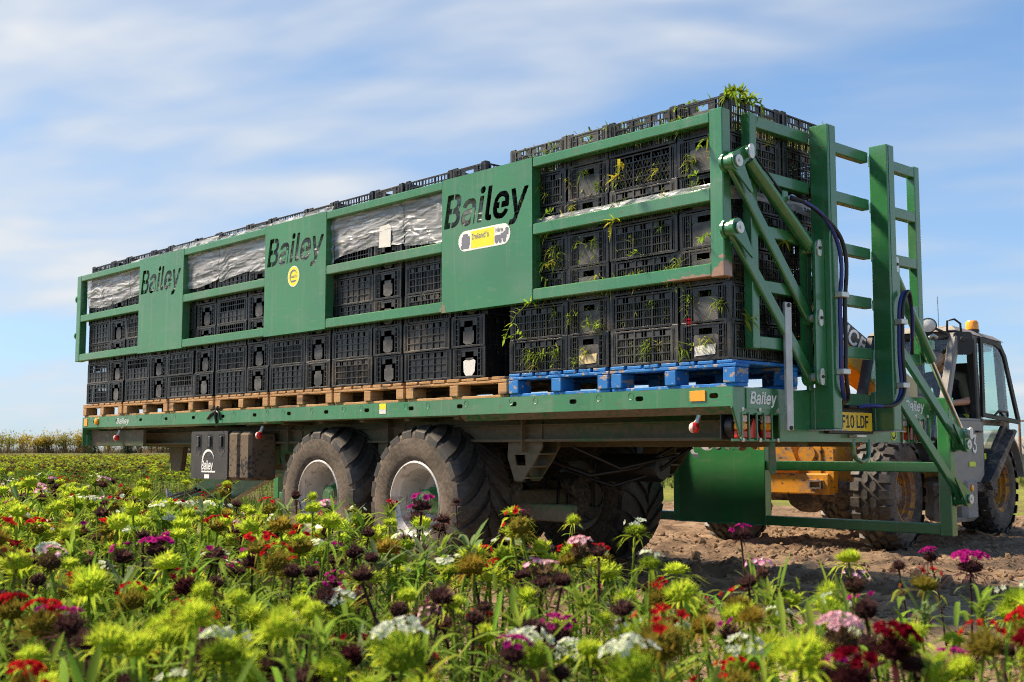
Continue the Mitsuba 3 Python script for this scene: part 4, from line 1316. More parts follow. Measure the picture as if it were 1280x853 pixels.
LIME, LEAF, BLUELEAF, STEM = (0.55, 0.66, 0.060), (0.205, 0.320, 0.048), (0.20, 0.28, 0.12), (0.22, 0.31, 0.055)
DARK, OCHRE, BROWNLEAF = (0.085, 0.042, 0.044), (0.33, 0.24, 0.035), (0.085, 0.045, 0.035)


def sprig(r, n=9, L=0.10, col=LEAF, length=0.22, droop=0.5):
    p = Plant()
    pts = np.array([[0, 0, 0], [0.3, 0.02, 0.15], [0.65, -0.02, 0.15 - droop * 0.25], [1.0, 0.02, -droop * 0.6]]) * length
    p.tube(pts, [0.0035, 0.003, 0.0025, 0.002], vary(STEM, 1, r)[0])
    i = r.uniform(0.15, 3, n)
    base = np.array([np.interp(i, range(4), pts[:, q]) for q in range(3)]).T
    d = r.normal(0, 1, (n, 3)) + [0.5, 0, 0.3]
    p.add(*blades(base, d, L * r.uniform(0.6, 1.1, n), 0.021 * r.uniform(0.8, 1.3, n), r.uniform(0.1, 0.6, n), vary(col, n, r, 0.3), segs=3))
    return p


# cut stems and leaves inside the rear crates
rs = np.random.default_rng(21)
P = Plant()
n = 15000
face = rs.random(n) < 0.68
px = np.where(face, rs.uniform(-1.93, -0.04, n), rs.uniform(-0.37, -0.04, n))
py = np.where(face, rs.uniform(0.040, 0.085, n), rs.uniform(0.06, 1.18, n))
px = np.where(face, px, rs.uniform(-0.075, -0.030, n))
tier = rs.integers(0, NT, n)
pz = ZB0 + tier * CH + rs.uniform(0.025, 0.17, n) ** 1.0
dd = rs.normal(0, 1, (n, 3)) * [1, 0.35, 1]
P.add(*blades(np.stack([px, py, pz], 1), dd, rs.uniform(0.03, 0.08, n), rs.uniform(0.005, 0.012, n), rs.uniform(0, 0.3, n), vary((0.36, 0.40, 0.12), n, rs, 0.6), segs=2))
n = 900                                         # heaped over the top tier
P.add(*blades(np.stack([rs.uniform(-1.9, -0.05, n), rs.uniform(0.06, 1.2, n), ZB0 + 6 * CH + rs.uniform(0.10, 0.225, n)], 1), rs.normal(0, 1, (n, 3)) + [0, 0, 0.3], rs.uniform(0.04, 0.09, n), rs.uniform(0.008, 0.014, n), rs.uniform(0, 0.5, n), vary(LEAF, n, rs, 0.4), segs=2))
for q in range(80):                             # tufts pushed out through the crate walls
    cx_, cz_ = rs.uniform(-1.93, -0.05), ZB0 + rs.integers(0, NT) * CH + rs.uniform(.05, .19)
    k_ = int(rs.integers(6, 22))
    sp = np.array([[0, .03, 0], [rs.normal(0, .02), -.012, .01], [rs.normal(0, .05), -.022, rs.normal(-.02, .03)], [rs.normal(0, .08), -.02, rs.normal(-.05, .05)]])
    if q % 3 == 0:
        P.tube(sp + [cx_, 0.012, cz_], [.003, .003, .0025, .002], (0.20, 0.27, 0.05), 5)
        tq = rs.uniform(1, 3, 7)
        bs = np.stack([np.interp(tq, range(4), sp[:, c]) for c in range(3)], 1) + [cx_, 0.012, cz_]
        P.add(*blades(bs, rs.normal(0, .8, (7, 3)) + [0, -.4, .1], rs.uniform(.03, .07, 7), rs.uniform(.008, .014, 7), rs.uniform(.1, .9, 7), vary((0.28, 0.38, 0.05), 7, rs, .3), segs=2))
    P.add(*blades(np.stack([cx_ + rs.normal(0, .022, k_), np.full(k_, 0.012), cz_ + rs.normal(0, .016, k_)], 1), rs.normal(0, .8, (k_, 3)) + [0, -.7, .1], rs.uniform(.03, .085, k_), rs.uniform(.007, .014, k_), rs.uniform(.1, .9, k_), vary([(0.24, 0.34, 0.04), (0.36, 0.38, 0.06), (0.17, 0.26, 0.04)][q % 3], k_, rs, .3), segs=2))
for q in range(64):                             # and standing up out of the top tier
    cx_, cy_ = rs.uniform(-1.9, -0.05), rs.choice([rs.uniform(.05, .2), rs.uniform(.05, 1.2)])
    k_ = int(rs.integers(6, 22))
    P.add(*blades(np.stack([cx_ + rs.normal(0, .05, k_), cy_ + rs.normal(0, .04, k_), ZB0 + 7 * CH - rs.uniform(.01, .06, k_)], 1), rs.normal(0, .8, (k_, 3)) + [0, 0, .9], rs.uniform(.04, .10, k_), rs.uniform(.009, .016, k_), rs.uniform(.1, .8, k_), vary(LEAF, k_, rs, .4), segs=2))
put_plant('cut_stems', P, UP)
setting('cut_stems', 'cut leafy stems packed inside the rear crates', 'stuff')

SPR = [  # position (x, y, z above the bed), yaw, leaves, leaf length, colour, length, droop, label
    (-0.03, 0.03, 1.80, -10, 60, 0.080, (0.24, 0.34, 0.035), 0.16, 0.05, 'large bunch of fresh leafy stems sticking up beside the rear gate post'),
    (-0.03, 0.15, 1.81, 60, 44, 0.075, (0.26, 0.36, 0.04), 0.18, 0.2, 'leafy stems spilling over the top rail by the near ladder post'),
    (-0.26, 0.08, 1.83, 170, 14, 0.06, (0.18, 0.28, 0.035), 0.10, -0.15, 'small upright sprig on the top crate nearest the rear end'),
    (-1.16, 0.06, 1.81, 160, 8, 0.055, (0.18, 0.30, 0.04), 0.08, -0.7, 'lone sprig standing on the top rim above the rear window'),
    (-1.40, 0.06, 1.80, 180, 9, 0.05, (0.26, 0.33, 0.04), 0.12, 0.2, 'low yellow-green sprig lying along the top rim'),
    (-1.78, 0.06, 1.80, 180, 6, 0.06, (0.18, 0.27, 0.04), 0.10, -0.2, 'sprig on the top rim above the large letters'),
    (-0.82, -0.01, 1.50, -80, 9, 0.11, (0.44, 0.38, 0.035), 0.14, 1.3, 'yellowed leafy sprig hanging in the upper rear gate window'),
    (-0.22, -0.01, 1.33, -90, 8, 0.06, (0.24, 0.36, 0.04), 0.08, 0.6, 'round green sprig at the right of the upper rear gate window'),
    (-0.10, -0.01, 1.53, -110, 8, 0.07, (0.22, 0.32, 0.04), 0.12, 0.9, 'leafy sprig hanging against the rear gate post'),
    (-1.50, -0.01, 1.28, -100, 7, 0.06, (0.20, 0.30, 0.04), 0.10, 0.9, 'drooping sprig at the left of the upper rear gate window'),
    (-0.88, -0.01, 1.13, -80, 10, 0.09, (0.40, 0.42, 0.05), 0.14, 1.0, 'pale sprig just under the middle gate rail'),
    (-0.72, -0.01, 0.90, -70, 6, 0.06, (0.22, 0.34, 0.04), 0.10, 0.5, 'small green sprig in the lower rear gate window'),
    (-0.12, -0.01, 0.93, -110, 9, 0.06, (0.26, 0.38, 0.05), 0.08, 0.3, 'bright sprig beside the lower end of the rear gate post'),
    (-1.52, -0.01, 0.92, -90, 6, 0.07, (0.40, 0.36, 0.05), 0.10, 0.8, 'wilted sprig at the left of the lower rear gate window'),
    (-1.62, -0.01, 0.62, -110, 16, 0.07, (0.26, 0.36, 0.035), 0.30, 1.4, 'long sprig trailing below the large gate panel over the crates'),
    (-1.78, -0.01, 0.42, 180, 12, 0.05, (0.28, 0.42, 0.04), 0.22, 0.0, 'horizontal sprig with a budding head across two crates'),
    (-1.22, -0.01, 0.44, 0, 9, 0.05, (0.30, 0.42, 0.05), 0.16, 0.1, 'flowering sprig poking out above the cream paper label'),
    (0.03, 0.12, 0.40, -20, 10, 0.10, (0.22, 0.32, 0.04), 0.10, -0.2, 'star shaped leafy sprig on the rear crates by the blue pallet'),
    (0.02, 0.55, 0.92, -40, 6, 0.09, (0.42, 0.42, 0.04), 0.12, -0.2, 'pair of yellow leaves on the crates behind the swinging arms'),
    (0.02, 0.40, 1.55, -40, 6, 0.07, (0.38, 0.36, 0.04), 0.10, 0.6, 'yellow leaf hanging behind the ladder frame rails'),
]
for q, (x, y, z, yaw, nl, ll, col, ln, dr_, lab) in enumerate(SPR):
    r = np.random.default_rng(300 + q)
    v, f, c = sprig(r, nl, ll, col, ln, dr_).arrays()
    a = math.radians(yaw)
    R = np.array([[math.cos(a), -math.sin(a), 0], [math.sin(a), math.cos(a), 0], [0, 0, 1]])
    k = put_plant('leafy_sprig', (v @ R.T + [x, y, z], f, c), UP)
    labels[k] = {'label': lab, 'category': 'sprig', 'group': 'sprigs poking out of the crates'}
m = Plant()
r = np.random.default_rng(4)
a = r.uniform(0, 6.28, 30)
m.add(*blades(np.tile([[-0.30, -0.012, 0.425]], (30, 1)), np.stack([np.cos(a), -np.abs(r.normal(0, .4, 30)), np.sin(a) * 0.5], 1), r.uniform(.02, .05, 30), r.uniform(.008, .014, 30), r.uniform(0, .4, 30), vary((0.5, 0.015, 0.03), 30, r), segs=2))
k = put_plant('cut_flower', m, UP)
labels[k] = {'label': 'single red flower caught between two crates above the white label', 'category': 'flower'}

# ------------------------------------------------------------------ telehandler, facing the trailer from the far side
TO = np.array([-3.13, 5.954, -0.07]) - 0.17 * np.array([0.9945, 0.105, 0.0])
TF, TL = np.array([0.105, -0.9945, 0.0]), np.array([0.9945, 0.105, 0.0])
TM = np.eye(4)
TM[:3, 0], TM[:3, 1], TM[:3, 2], TM[:3, 3] = TF, TL, Z, TO
TH = thing('telehandler', 'dirty yellow telehandler with black cab and raised boom standing on the soil behind the trailer', 'telehandler')


def hp(name, m, material, parent=TH, smooth=False, label=None):
    k = put(f'{parent}__{name}', m.moved(TM), material, smooth)
    if label:
        labels[k] = {'label': label}
    return k


def block_wheel(a, b, side, steer=0.0):
    WK = numbered(f'{TH}__wheel')
    c = np.array([a, b, 0.62])
    ax = np.array([math.sin(steer) * -side, math.cos(steer) * side, 0.0])
    ref = np.cross(ax, Z)
    R, w = 0.585, 0.42
    m = Mesh().lathe([(0.55, -0.19), (R - 0.012, -0.17), (R, -0.08), (R, 0.08), (R - 0.012, 0.17), (0.55, 0.19)], c, ax, 56)
    n = 22

    def block(pts, h0, h1, ang, wide):
        """pts: outline in (angle offset, across); raised from h0 to h1."""
        k = len(pts)
        bot, top = [], []
        mid = np.mean(pts, 0)
        for (da, ww) in pts:
            for lst, h, sh in ((bot, h0, 1.0), (top, h1, 0.80)):
                aa = ang + mid[0] + (da - mid[0]) * sh
                wq = mid[1] + (ww - mid[1]) * sh
                rr = h - 0.03 * (abs(wq) / (w / 2)) ** 3
                lst.append(c + ax * wq + rr * (math.cos(aa) * ref + math.sin(aa) * Z))
        v = np.array(bot + top)
        f = []
        for i in range(k):
            j = (i + 1) % k
            f += [[i, j, k + j], [i, k + j, k + i]]
        for i in range(1, k - 1):
            f.append([k, k + i, k + i + 1])
        m.add(v, f)
    da = 2 * np.pi / n
    hexa = [(0.46 * da * math.cos(q), 0.045 * math.sin(q)) for q in np.arange(6) * np.pi / 3]
    for i in range(n):
        for col, ph in ((-0.045, 0.0), (0.045, 0.5)):
            block([(x, y + col) for x, y in hexa], R - 0.01, R + 0.030, (i + ph) * da, 0)
        for s, ph in ((-1, 0.5), (1, 0.0)):
            bar_ = [(-0.36 * da, s * 0.095), (-0.30 * da, s * 0.225), (0.30 * da, s * 0.225), (0.36 * da, s * 0.095)]
            block(bar_, R - 0.02, R + 0.034, (i + ph) * da, 0)
    put(f'{WK}__tyre', m.moved(TM), 'tyre_rubber', 30)
    prof = [(0.305, 0.165), (0.33, 0.19), (0.40, 0.208), (0.48, 0.205), (0.55, 0.185)]
    mm = Mesh().lathe(prof, c, ax, 56)
    mm.lathe([(r, -t) for r, t in reversed(prof)], c, ax, 56)
    put(f'{WK}__sidewall', mm.moved(TM), 'tyre_sidewall', 40)
    rim = Mesh().lathe([(0.318, 0.160), (0.322, 0.182), (0.305, 0.186), (0.296, 0.165), (0.272, 0.15), (0.268, 0.10), (0.252, 0.09), (0.248, 0.03), (0.232, 0.01), (0.225, -0.03), (0.165, -0.02), (0.0, -0.02)], c, ax, 48)
    put(f'{WK}__rim', rim.moved(TM), 'rim_yellow', 35)
    hub = Mesh().lathe([(0.165, -0.02), (0.165, 0.05), (0.15, 0.075), (0.10, 0.08), (0.09, 0.11), (0.0, 0.112)], c, ax, 24)
    for q in range(10):
        p = c + 0.135 * (math.cos(q * 0.628) * ref + math.sin(q * 0.628) * Z)
        hub.lathe([(0.014, 0.07), (0.014, 0.092), (0.0, 0.095)], p, ax, 6)
    put(f'{WK}__hub', hub.moved(TM), 'grimy_steel', 30)


block_wheel(0.0, 0.95, 1, 0.06)
block_wheel(0.0, -0.95, -1, 0.06)
block_wheel(-3.05, 0.95, 1)
block_wheel(-3.05, -0.95, -1)
# axles, chassis
for a in (0.0, -3.05):
    m = Mesh().cyl([a, -0.72, 0.62], [a, 0.72, 0.62], 0.115, 20)
    m.lathe([(0.0, -0.2), (0.16, -0.19), (0.22, -0.08), (0.22, 0.08), (0.16, 0.19), (0.0, 0.2)], [a, 0.0, 0.60], Y, 24)
    m.lathe([(0.0, -0.08), (0.17, -0.08), (0.19, 0.0), (0.17, 0.06), (0.0, 0.06)], [a, 0.70, 0.62], Y, 20)
    m.lathe([(0.0, -0.08), (0.17, -0.08), (0.19, 0.0), (0.17, 0.06), (0.0, 0.06)], [a, -0.70, 0.62], Y, 20)
    hp('axle', m, 'grimy_steel', smooth=35)
side = Polygon([(0.42, 0.80), (0.42, 1.12), (0.30, 1.20), (-0.35, 1.20), (-0.6, 1.05), (-3.3, 1.05), (-3.6, 1.5), (-3.75, 1.5), (-3.75, 0.85), (-3.4, 0.72), (-0.3, 0.72), (0.2, 0.72)])
m = Mesh()
for b in (-0.42, 0.26):
    m.prism(side, [0, b, 0], X, Z, -0.10)
m.box(-3.7, -0.4, -0.32, 0.26, 0.74, 0.84, 0.01)
hp('chassis', m, 'yellow_paint')
m = Mesh().box(0.30, 0.44, -0.52, 0.46, 0.60, 0.83, 0.015)
m.box(0.435, 0.452, 0.24, 0.40, 0.66, 0.76, 0.003)
hp('front_beam', m, 'yellow_paint')
hp('front_socket', Mesh().prism(rrect(0.245, 0.395, 0.662, 0.758, 0.01).difference(rrect(0.262, 0.378, 0.679, 0.741, 0.006)), [0.4525, 0, 0], Y, Z, 0.05), 'grimy_steel')
m = Mesh().prism(Polygon([(-0.52, 0.86), (0.16, 0.86), (0.10, 0.93), (0.02, 1.14), (-0.30, 1.17), (-0.52, 1.02)]), [0.43, 0, 0], Y, Z, 0.035)
m.box(0.435, 0.49, -0.56, 0.14, 0.855, 0.885, 0.008)
hp('front_guard', m, 'yellow_paint')
m = Mesh().prism(Polygon([(0.1, 0.62), (0.50, 0.62), (0.50, 1.10), (0.43, 1.16), (0.16, 1.10), (0.1, 0.95)]), [0.30, 0, 0], Y, Z, 0.10)
m.lathe([(0.10, 0.0), (0.10, 0.14), (0.0, 0.14)], [0.30, 0.20, 1.05], X, 20)
hp('front_bracket', m, 'yellow_paint')
# engine pod and tail
m = Mesh().prism(Polygon([(-0.8, 0.80), (-0.8, 1.45), (-1.0, 1.58), (-2.7, 1.62), (-3.0, 1.45), (-3.0, 0.80)]), [0, -1.10, 0], X, Z, -0.60)
hp('engine_cover', m, 'yellow_paint')
hp('counterweight', Mesh().box(-3.95, -3.6, -1.0, 1.0, 0.78, 1.35, 0.06), 'grimy_steel')
# boom
p0, slope = np.array([-3.35, 0.03, 1.56]), math.atan(0.306)
bd = np.array([math.cos(slope), 0, math.sin(slope)])
bu = np.array([-math.sin(slope), 0, math.cos(slope)])


def onboom(s, h):
    return p0 + bd * s + bu * h


m = Mesh()
m.cbox(onboom(1.9, 0.0), [2.2, 0.165, 0.25], np.array([bd, Y, bu]), 0.02)
m.cbox(onboom(4.9, 0.0), [0.9, 0.125, 0.16], np.array([bd, Y, bu]), 0.02)
hp('boom', m, 'yellow_clean')
m = Mesh().cbox(onboom(4.05, 0), [0.05, 0.18, 0.267], np.array([bd, Y, bu]), 0.01)
m.cbox(onboom(1.9, 0.254), [2.18, 0.12, 0.004], np.array([bd, Y, bu]), 0.0)
hp('boom_collar', m, 'cab_black')
# black band with the maker's white letters on the side of the boom
q = onboom(2.99, 0.0)
m = Mesh().prism(Polygon([(-0.25, -0.02), (0.95, -0.02), (1.01, 0.235), (-0.19, 0.235)]), q + [0, 0.1655, 0], -bd, bu, 0.0015)
hp('boom_band', m, 'black_print')
m = Mesh().prism(fit_text('JCB', -0.02, 0.74, 0.015, 0.195, True, 0.28), q + [0, 0.1672, 0], -bd, bu, 0.0015)
hp('boom_letters', m, 'white_print', label='white letters on a black band along the yellow boom')
m = Mesh().cyl(onboom(2.75, -0.32), [-1.5, 0.03, 1.05], 0.07, 18)
m.prism(stadium((2.75, -0.32), (2.75, -0.15), 0.08), [p0[0], -0.03, p0[2]], bd, bu, -0.12)
hp('lift_ram', m, 'yellow_paint', smooth=30)
m = Mesh()
for b in (-0.16, 0.25):
    m.prism(Polygon([(-3.6, 1.0), (-3.0, 1.0), (-3.15, 1.75), (-3.5, 1.75)]), [0, b, 0], X, Z, -0.03)
m.cyl([-3.33, -0.20, 1.56], [-3.33, 0.26, 1.56], 0.06, 18)
hp('boom_tower', m, 'yellow_paint', smooth=30)
e = onboom(5.8, 0)
m = Mesh().bar(e, e + [0.25, 0, -0.75], 0.2, 0.12)
m.box(e[0] + 0.22, e[0] + 0.28, -0.75, 0.40, e[2] - 1.0, e[2] - 0.45, 0.01)
for b in (-0.55, 0.18):
    m.box(e[0] + 0.28, e[0] + 1.4, b - 0.05, b + 0.05, e[2] - 1.0, e[2] - 0.96, 0.008)
hp('fork_carriage', m, 'cab_black')

# cab
TM[:3, 3], TM[:3, 1] = TO + 0.17 * TL, TL * 1.13
CK = f'{TH}__cab'
FR = [(-0.42, 1.20), (-0.52, 1.45), (-0.98, 2.42)]      # line of the front pillars
for b in (0.18, 1.06):
    m = Mesh()
    for a, c in zip(FR[:-1], FR[1:]):
        m.bar([a[0], b, a[1]], [c[0], b, c[1]], 0.09, 0.11, c=0.016)
    hp('front_pillar', m, 'cab_grey' if b > 1 else 'cab_black', CK)
    hp('middle_pillar', Mesh().bar([-1.58, b, 0.85], [-1.50, b, 2.42], 0.085, 0.11, up=X, c=0.014), 'cab_black', CK)
    hp('rear_pillar', Mesh().bar([-2.56, b, 1.30], [-2.40, b, 2.38], 0.08, 0.10, up=X, c=0.012), 'cab_black', CK)
    hp('roof_rail', Mesh().bar([-0.95, b, 2.42], [-2.42, b, 2.385], 0.08, 0.07, c=0.015), 'cab_black', CK)
for a, z in ((-0.98, 2.42), (-2.41, 2.385), (-0.44, 1.20)):
    hp('cross_bar', Mesh().bar([a, 0.14, z], [a, 1.02, z], 0.07, 0.07, c=0.012), 'cab_black', CK)
m = Mesh().tri(trimesh.convex.convex_hull(np.array([[a, b, z] for a, b, z in [(-0.92, 0.15, 2.45), (-0.92, 1.10, 2.45), (-2.5, 0.15, 2.42), (-2.5, 1.10, 2.42), (-1.02, 0.22, 2.52), (-1.02, 1.02, 2.52), (-2.38, 0.22, 2.49), (-2.38, 1.02, 2.49)]])))
hp('roof', m, 'dusty_fender', CK)
hp('roof_lining', Mesh().box(-2.36, -0.98, 0.22, 1.01, 2.30, 2.40, 0.01), 'cab_black', CK)


def pane(pts, name, parent=CK):
    pts = np.array(pts)
    m = Mesh().add(pts, [[0, i, i + 1] for i in range(1, len(pts) - 1)])
    return hp(name, m, 'window_glass', parent)


pane([(-0.44, 0.14, 1.22), (-0.44, 1.02, 1.22), (-0.54, 1.02, 1.45), (-0.99, 1.02, 2.39), (-0.99, 0.14, 2.39), (-0.54, 0.14, 1.45)], 'windscreen')
pane([(-2.55, 0.2, 1.32), (-2.55, 1.02, 1.32), (-2.41, 1.02, 2.36), (-2.41, 0.2, 2.36)], 'rear_window')
pane([(-0.56, 0.18, 1.30), (-1.55, 0.18, 1.30), (-1.50, 0.18, 2.38), (-1.0, 0.18, 2.38)], 'right_window')
pane([(-1.62, 1.06, 1.44), (-2.52, 1.06, 1.44), (-2.38, 1.06, 2.36), (-1.53, 1.06, 2.38)], 'quarter_window')
# lower door, its number and stickers
m = Mesh().prism(Polygon([(-0.56, 0.80), (-0.50, 1.42), (-1.53, 1.42), (-1.53, 0.80), (-1.40, 0.72), (-0.68, 0.72)]), [0, 1.085, 0], X, Z, -0.05)
m.box(-1.53, -0.52, 1.06, 1.12, 1.42, 1.452, 0.008)
DK = hp('lower_door', m, 'cab_grey', CK, label='grimy grey lower half of the cab door')
m = Mesh().prism(fit_text('3', 0, 0.13, 0, 0.20, True), [-1.16, 1.142, 1.06], -X, Z, 0.002)
put(f'{CK}__door_number', m.moved(TM), 'white_print')
m = Mesh().box(-1.24, -1.04, 1.1415, 1.143, 0.90, 0.955, 0.0)
put(f'{CK}__door_sticker', m.moved(TM), 'lime_print')
hp('door_handle', Mesh().tube([[-1.40, 1.14, 1.30], [-1.40, 1.17, 1.30], [-1.28, 1.17, 1.30], [-1.28, 1.14, 1.30]], 0.011, 8), 'cab_black', CK)
m = Mesh().prism(Polygon([(-1.60, 1.42), (-1.62, 0.78), (-1.70, 0.74), (-2.40, 1.32), (-2.56, 1.42)]).difference(Polygon([(-1.66, 1.38), (-1.67, 0.90), (-1.72, 0.86), (-2.32, 1.34), (-2.38, 1.38)])), [0, 1.06, 0], X, Z, -0.04)
m.box(-2.58, -1.6, 1.05, 1.115, 1.42, 1.45, 0.006)
hp('quarter_frame', m, 'grimy_steel', CK)
pane([(-1.66, 1.08, 1.38), (-1.67, 1.08, 0.90), (-1.72, 1.08, 0.86), (-2.32, 1.08, 1.34), (-2.38, 1.08, 1.38)], 'quarter_glass')
hp('quarter_sticker', Mesh().box(-1.78, -1.70, 1.084, 1.086, 0.98, 1.05, 0.0), 'lime_print', CK)
# sill, step and tank under the door
m = Mesh().box(-1.62, -0.45, 0.95, 1.13, 0.60, 0.72, 0.02)
m.prism(Polygon([(-1.5, 0.72), (-2.44, 1.34), (-2.52, 1.32), (-1.62, 0.62)]), [0, 1.10, 0], X, Z, -0.10)
hp('cab_sill', m, 'grimy_steel')
hp('cab_floor', Mesh().box(-2.1, -0.5, 0.12, 1.05, 0.86, 0.92, 0.02), 'cab_black', CK)
m = Mesh().box(-1.26, -0.86, 0.72, 1.16, 0.28, 0.78, 0.05)
hp('fuel_tank', m, 'dusty_fender')
hp('tank_reflector', Mesh().lathe([(0.035, 0.0), (0.035, 0.012), (0.0, 0.016)], [-1.02, 1.162, 0.66], Y, 16), 'amber_lens')
m = Mesh().bar([-0.80, 1.13, 0.32], [-0.42, 1.13, 0.32], 0.10, 0.05)
m.bar([-0.84, 1.10, 0.54], [-0.50, 1.10, 0.54], 0.08, 0.04)
m.bar([-0.46, 1.0, 0.30], [-0.46, 1.0, 0.66], 0.06, 0.03, up=X)
hp('step', m, 'grimy_steel')
# opened upper door window swung back past the middle pillar
ud = unit([-math.cos(0.2), math.sin(0.2), 0])
hg = np.array([-1.58, 1.09, 0])
prof = [(0.03, 1.48), (0.80, 1.40), (0.82, 1.44), (0.56, 2.22), (0.47, 2.34), (0.34, 2.39), (0.03, 2.42)]
outer = Polygon(prof)
inner = outer.buffer(-0.050, join_style=1)
WK = f'{TH}__door_window'
m = Mesh().prism(outer.difference(inner), hg, ud, Z, 0.03)
hp('frame', m, 'cab_black', WK)
pts = [hg + ud * u + Z * z + np.cross(ud, Z) * 0.015 for u, z in list(inner.exterior.coords)[:-1]]
m = Mesh().add(np.array(pts), [[0, i, i + 1] for i in range(1, len(pts) - 1)])
hp('pane', m, 'window_glass', WK)
m = Mesh().tube([hg + ud * 0.25 + Z * 1.50 + np.cross(ud, Z) * 0.04, hg + ud * 0.30 + Z * 1.55 + np.cross(ud, Z) * 0.06, hg + ud * 0.48 + Z * 1.54 + np.cross(ud, Z) * 0.06, hg + ud * 0.52 + Z * 1.49 + np.cross(ud, Z) * 0.04], 0.013, 8)
hp('latch_bar', m, 'cab_black', WK)
# inside the cab
m = Mesh().box(-1.98, -1.50, 0.50, 1.00, 1.20, 1.34, 0.05)
m.cbox([-2.02, 0.75, 1.66], [0.06, 0.23, 0.34], c=0.05)
m.cbox([-2.03, 0.75, 2.06], [0.05, 0.13, 0.09], c=0.04)
hp('seat', m, 'seat_cloth', CK, smooth=40)
hp('seat_base', Mesh().box(-1.95, -1.50, 0.55, 0.95, 0.92, 1.20, 0.03), 'cab_black', CK)
m = Mesh().box(-0.92, -0.55, 0.25, 0.95, 0.92, 1.36, 0.05)
m.bar([-0.80, 0.65, 1.34], [-1.00, 0.65, 1.56], 0.07, 0.07)
hp('dashboard', m, 'cab_black', CK)
sw = unit([-0.55, 0, 0.83])
t1 = np.cross(sw, Y)
ring = [np.array([-1.02, 0.65, 1.58]) + 0.19 * (math.cos(q) * t1 + math.sin(q) * Y) for q in np.linspace(0, 2 * np.pi, 25)]
m = Mesh().tube(ring, 0.014, 8)
for q in (0.5, 2.6, 4.7):
    m.bar([-1.02, 0.65, 1.58], np.array([-1.02, 0.65, 1.58]) + 0.19 * (math.cos(q) * t1 + math.sin(q) * Y), 0.02, 0.012)
hp('steering_wheel', m, 'cab_black', CK, smooth=True)
m = Mesh().cyl([-1.25, 0.35, 1.2], [-1.22, 0.33, 1.62], 0.014, 8)
m.lathe([(0.0, -0.03), (0.03, -0.02), (0.035, 0.02), (0.0, 0.05)], [-1.22, 0.33, 1.64], Z, 12)
hp('lever', m, 'cab_black', CK, smooth=True)
hp('side_console', Mesh().box(-1.95, -1.2, 0.18, 0.42, 0.92, 1.30, 0.04), 'cab_black', CK)
m = Mesh().tube([[-1.70, 1.02, 1.30], [-1.72, 1.03, 1.62], [-1.80, 1.03, 1.78], [-1.88, 1.03, 1.62], [-1.88, 1.02, 1.30]], 0.014, 8)
hp('grab_handle', m, 'cab_black', CK, smooth=True)
m = Mesh().box(-1.74, -1.66, 0.86, 0.94, 1.36, 1.52, 0.02)
hp('yellow_bottle_holder', m, 'yellow_print', CK)
# lamps, beacon, mirror, aerial on the cab
for pos, r, mt in (((-0.66, 0.90, 2.50), 0.082, 'clear_lens'), ((-0.60, 0.87, 2.30), 0.07, 'black_steel')):
    LK = numbered(f'{TH}__work_lamp')
    ax = unit([0.93, 0.30, -0.12])
    put(f'{LK}__housing', Mesh().lathe([(0.0, -0.10), (r * 0.6, -0.085), (r, -0.02), (r * 1.06, 0.0), (r * 1.06, 0.012), (r * 0.93, 0.016)], pos, ax, 24).moved(TM), 'cab_black', 35)
    put(f'{LK}__lens', Mesh().lathe([(r * 0.93, 0.012), (r * 0.6, 0.022), (0.0, 0.027)], pos, ax, 24).moved(TM), mt, True)
    put(f'{LK}__bracket', Mesh().bar(np.array(pos) - ax * 0.06, [-0.93, 1.03, 2.40], 0.025, 0.025).moved(TM), 'cab_black')
m = Mesh().tube([[-0.93, 1.00, 2.44], [-0.88, 1.02, 2.56], [-0.92, 1.08, 2.58], [-0.98, 1.12, 2.53], [-1.00, 1.12, 2.42]], 0.012, 8)
hp('mirror_arm', m, 'cab_black', smooth=True)
mn = unit([0.75, 0.55, 0])
mu = np.cross(Z, mn)
m = Mesh().prism(rrect(-0.095, 0.095, -0.13, 0.13, 0.04), np.array([-0.98, 1.13, 2.30]), mu, Z, 0.035)
m.lathe([(0.0, 0.03), (0.035, 0.03), (0.03, 0.055), (0.0, 0.06)], np.array([-0.98, 1.13, 2.35]), np.cross(mu, Z), 14)
hp('mirror', m, 'cab_black', smooth=30)
m = Mesh().lathe([(0.0, 0.0), (0.075, 0.0), (0.075, 0.03), (0.065, 0.035)], [-1.80, 0.98, 2.50], Z, 24)
BKN = hp('beacon', m, 'cab_black', smooth=35)
put(f'{BKN}__dome', Mesh().lathe([(0.068, 0.035), (0.07, 0.06), (0.066, 0.12), (0.05, 0.142), (0.0, 0.148)], [-1.80, 0.98, 2.50], Z, 24).moved(TM), 'amber_lens', 40)
hp('aerial', Mesh().cyl([-0.98, 0.90, 2.5], [-0.97, 0.90, 2.86], 0.003, 5), 'cab_black')
# rear mudguard
TM[:3, 3], TM[:3, 1] = TO, TL
pts = [(0.74, 0.30), (0.76, 0.62), (0.73, 0.95), (0.60, 1.22), (0.40, 1.34)]
m = Mesh()
ang = np.linspace(math.radians(42), math.radians(172), 16)
sec = []
for t in ang:
    sec.append([np.array([-3.05 + 0.73 * math.cos(t), b, 0.64 + 0.70 * math.sin(t)]) for b in (0.66, 1.20)] + [np.array([-3.05 + 0.705 * math.cos(t), b, 0.64 + 0.675 * math.sin(t)]) for b in (1.20, 0.66)])
v = np.array(sec).reshape(-1, 3)
f = []
for i in range(len(sec) - 1):
    for j in range(4):
        a, b, c, d = i * 4 + j, i * 4 + (j + 1) % 4, (i + 1) * 4 + (j + 1) % 4, (i + 1) * 4 + j
        f += [[a, b, c], [a, c, d]]
f += [[0, 1, 2], [0, 2, 3]]
m.add(v, f)
hp('rear_mudguard', m, 'dusty_fender', smooth=40)

TM[:3, 3] = TO + 0.28 * TL
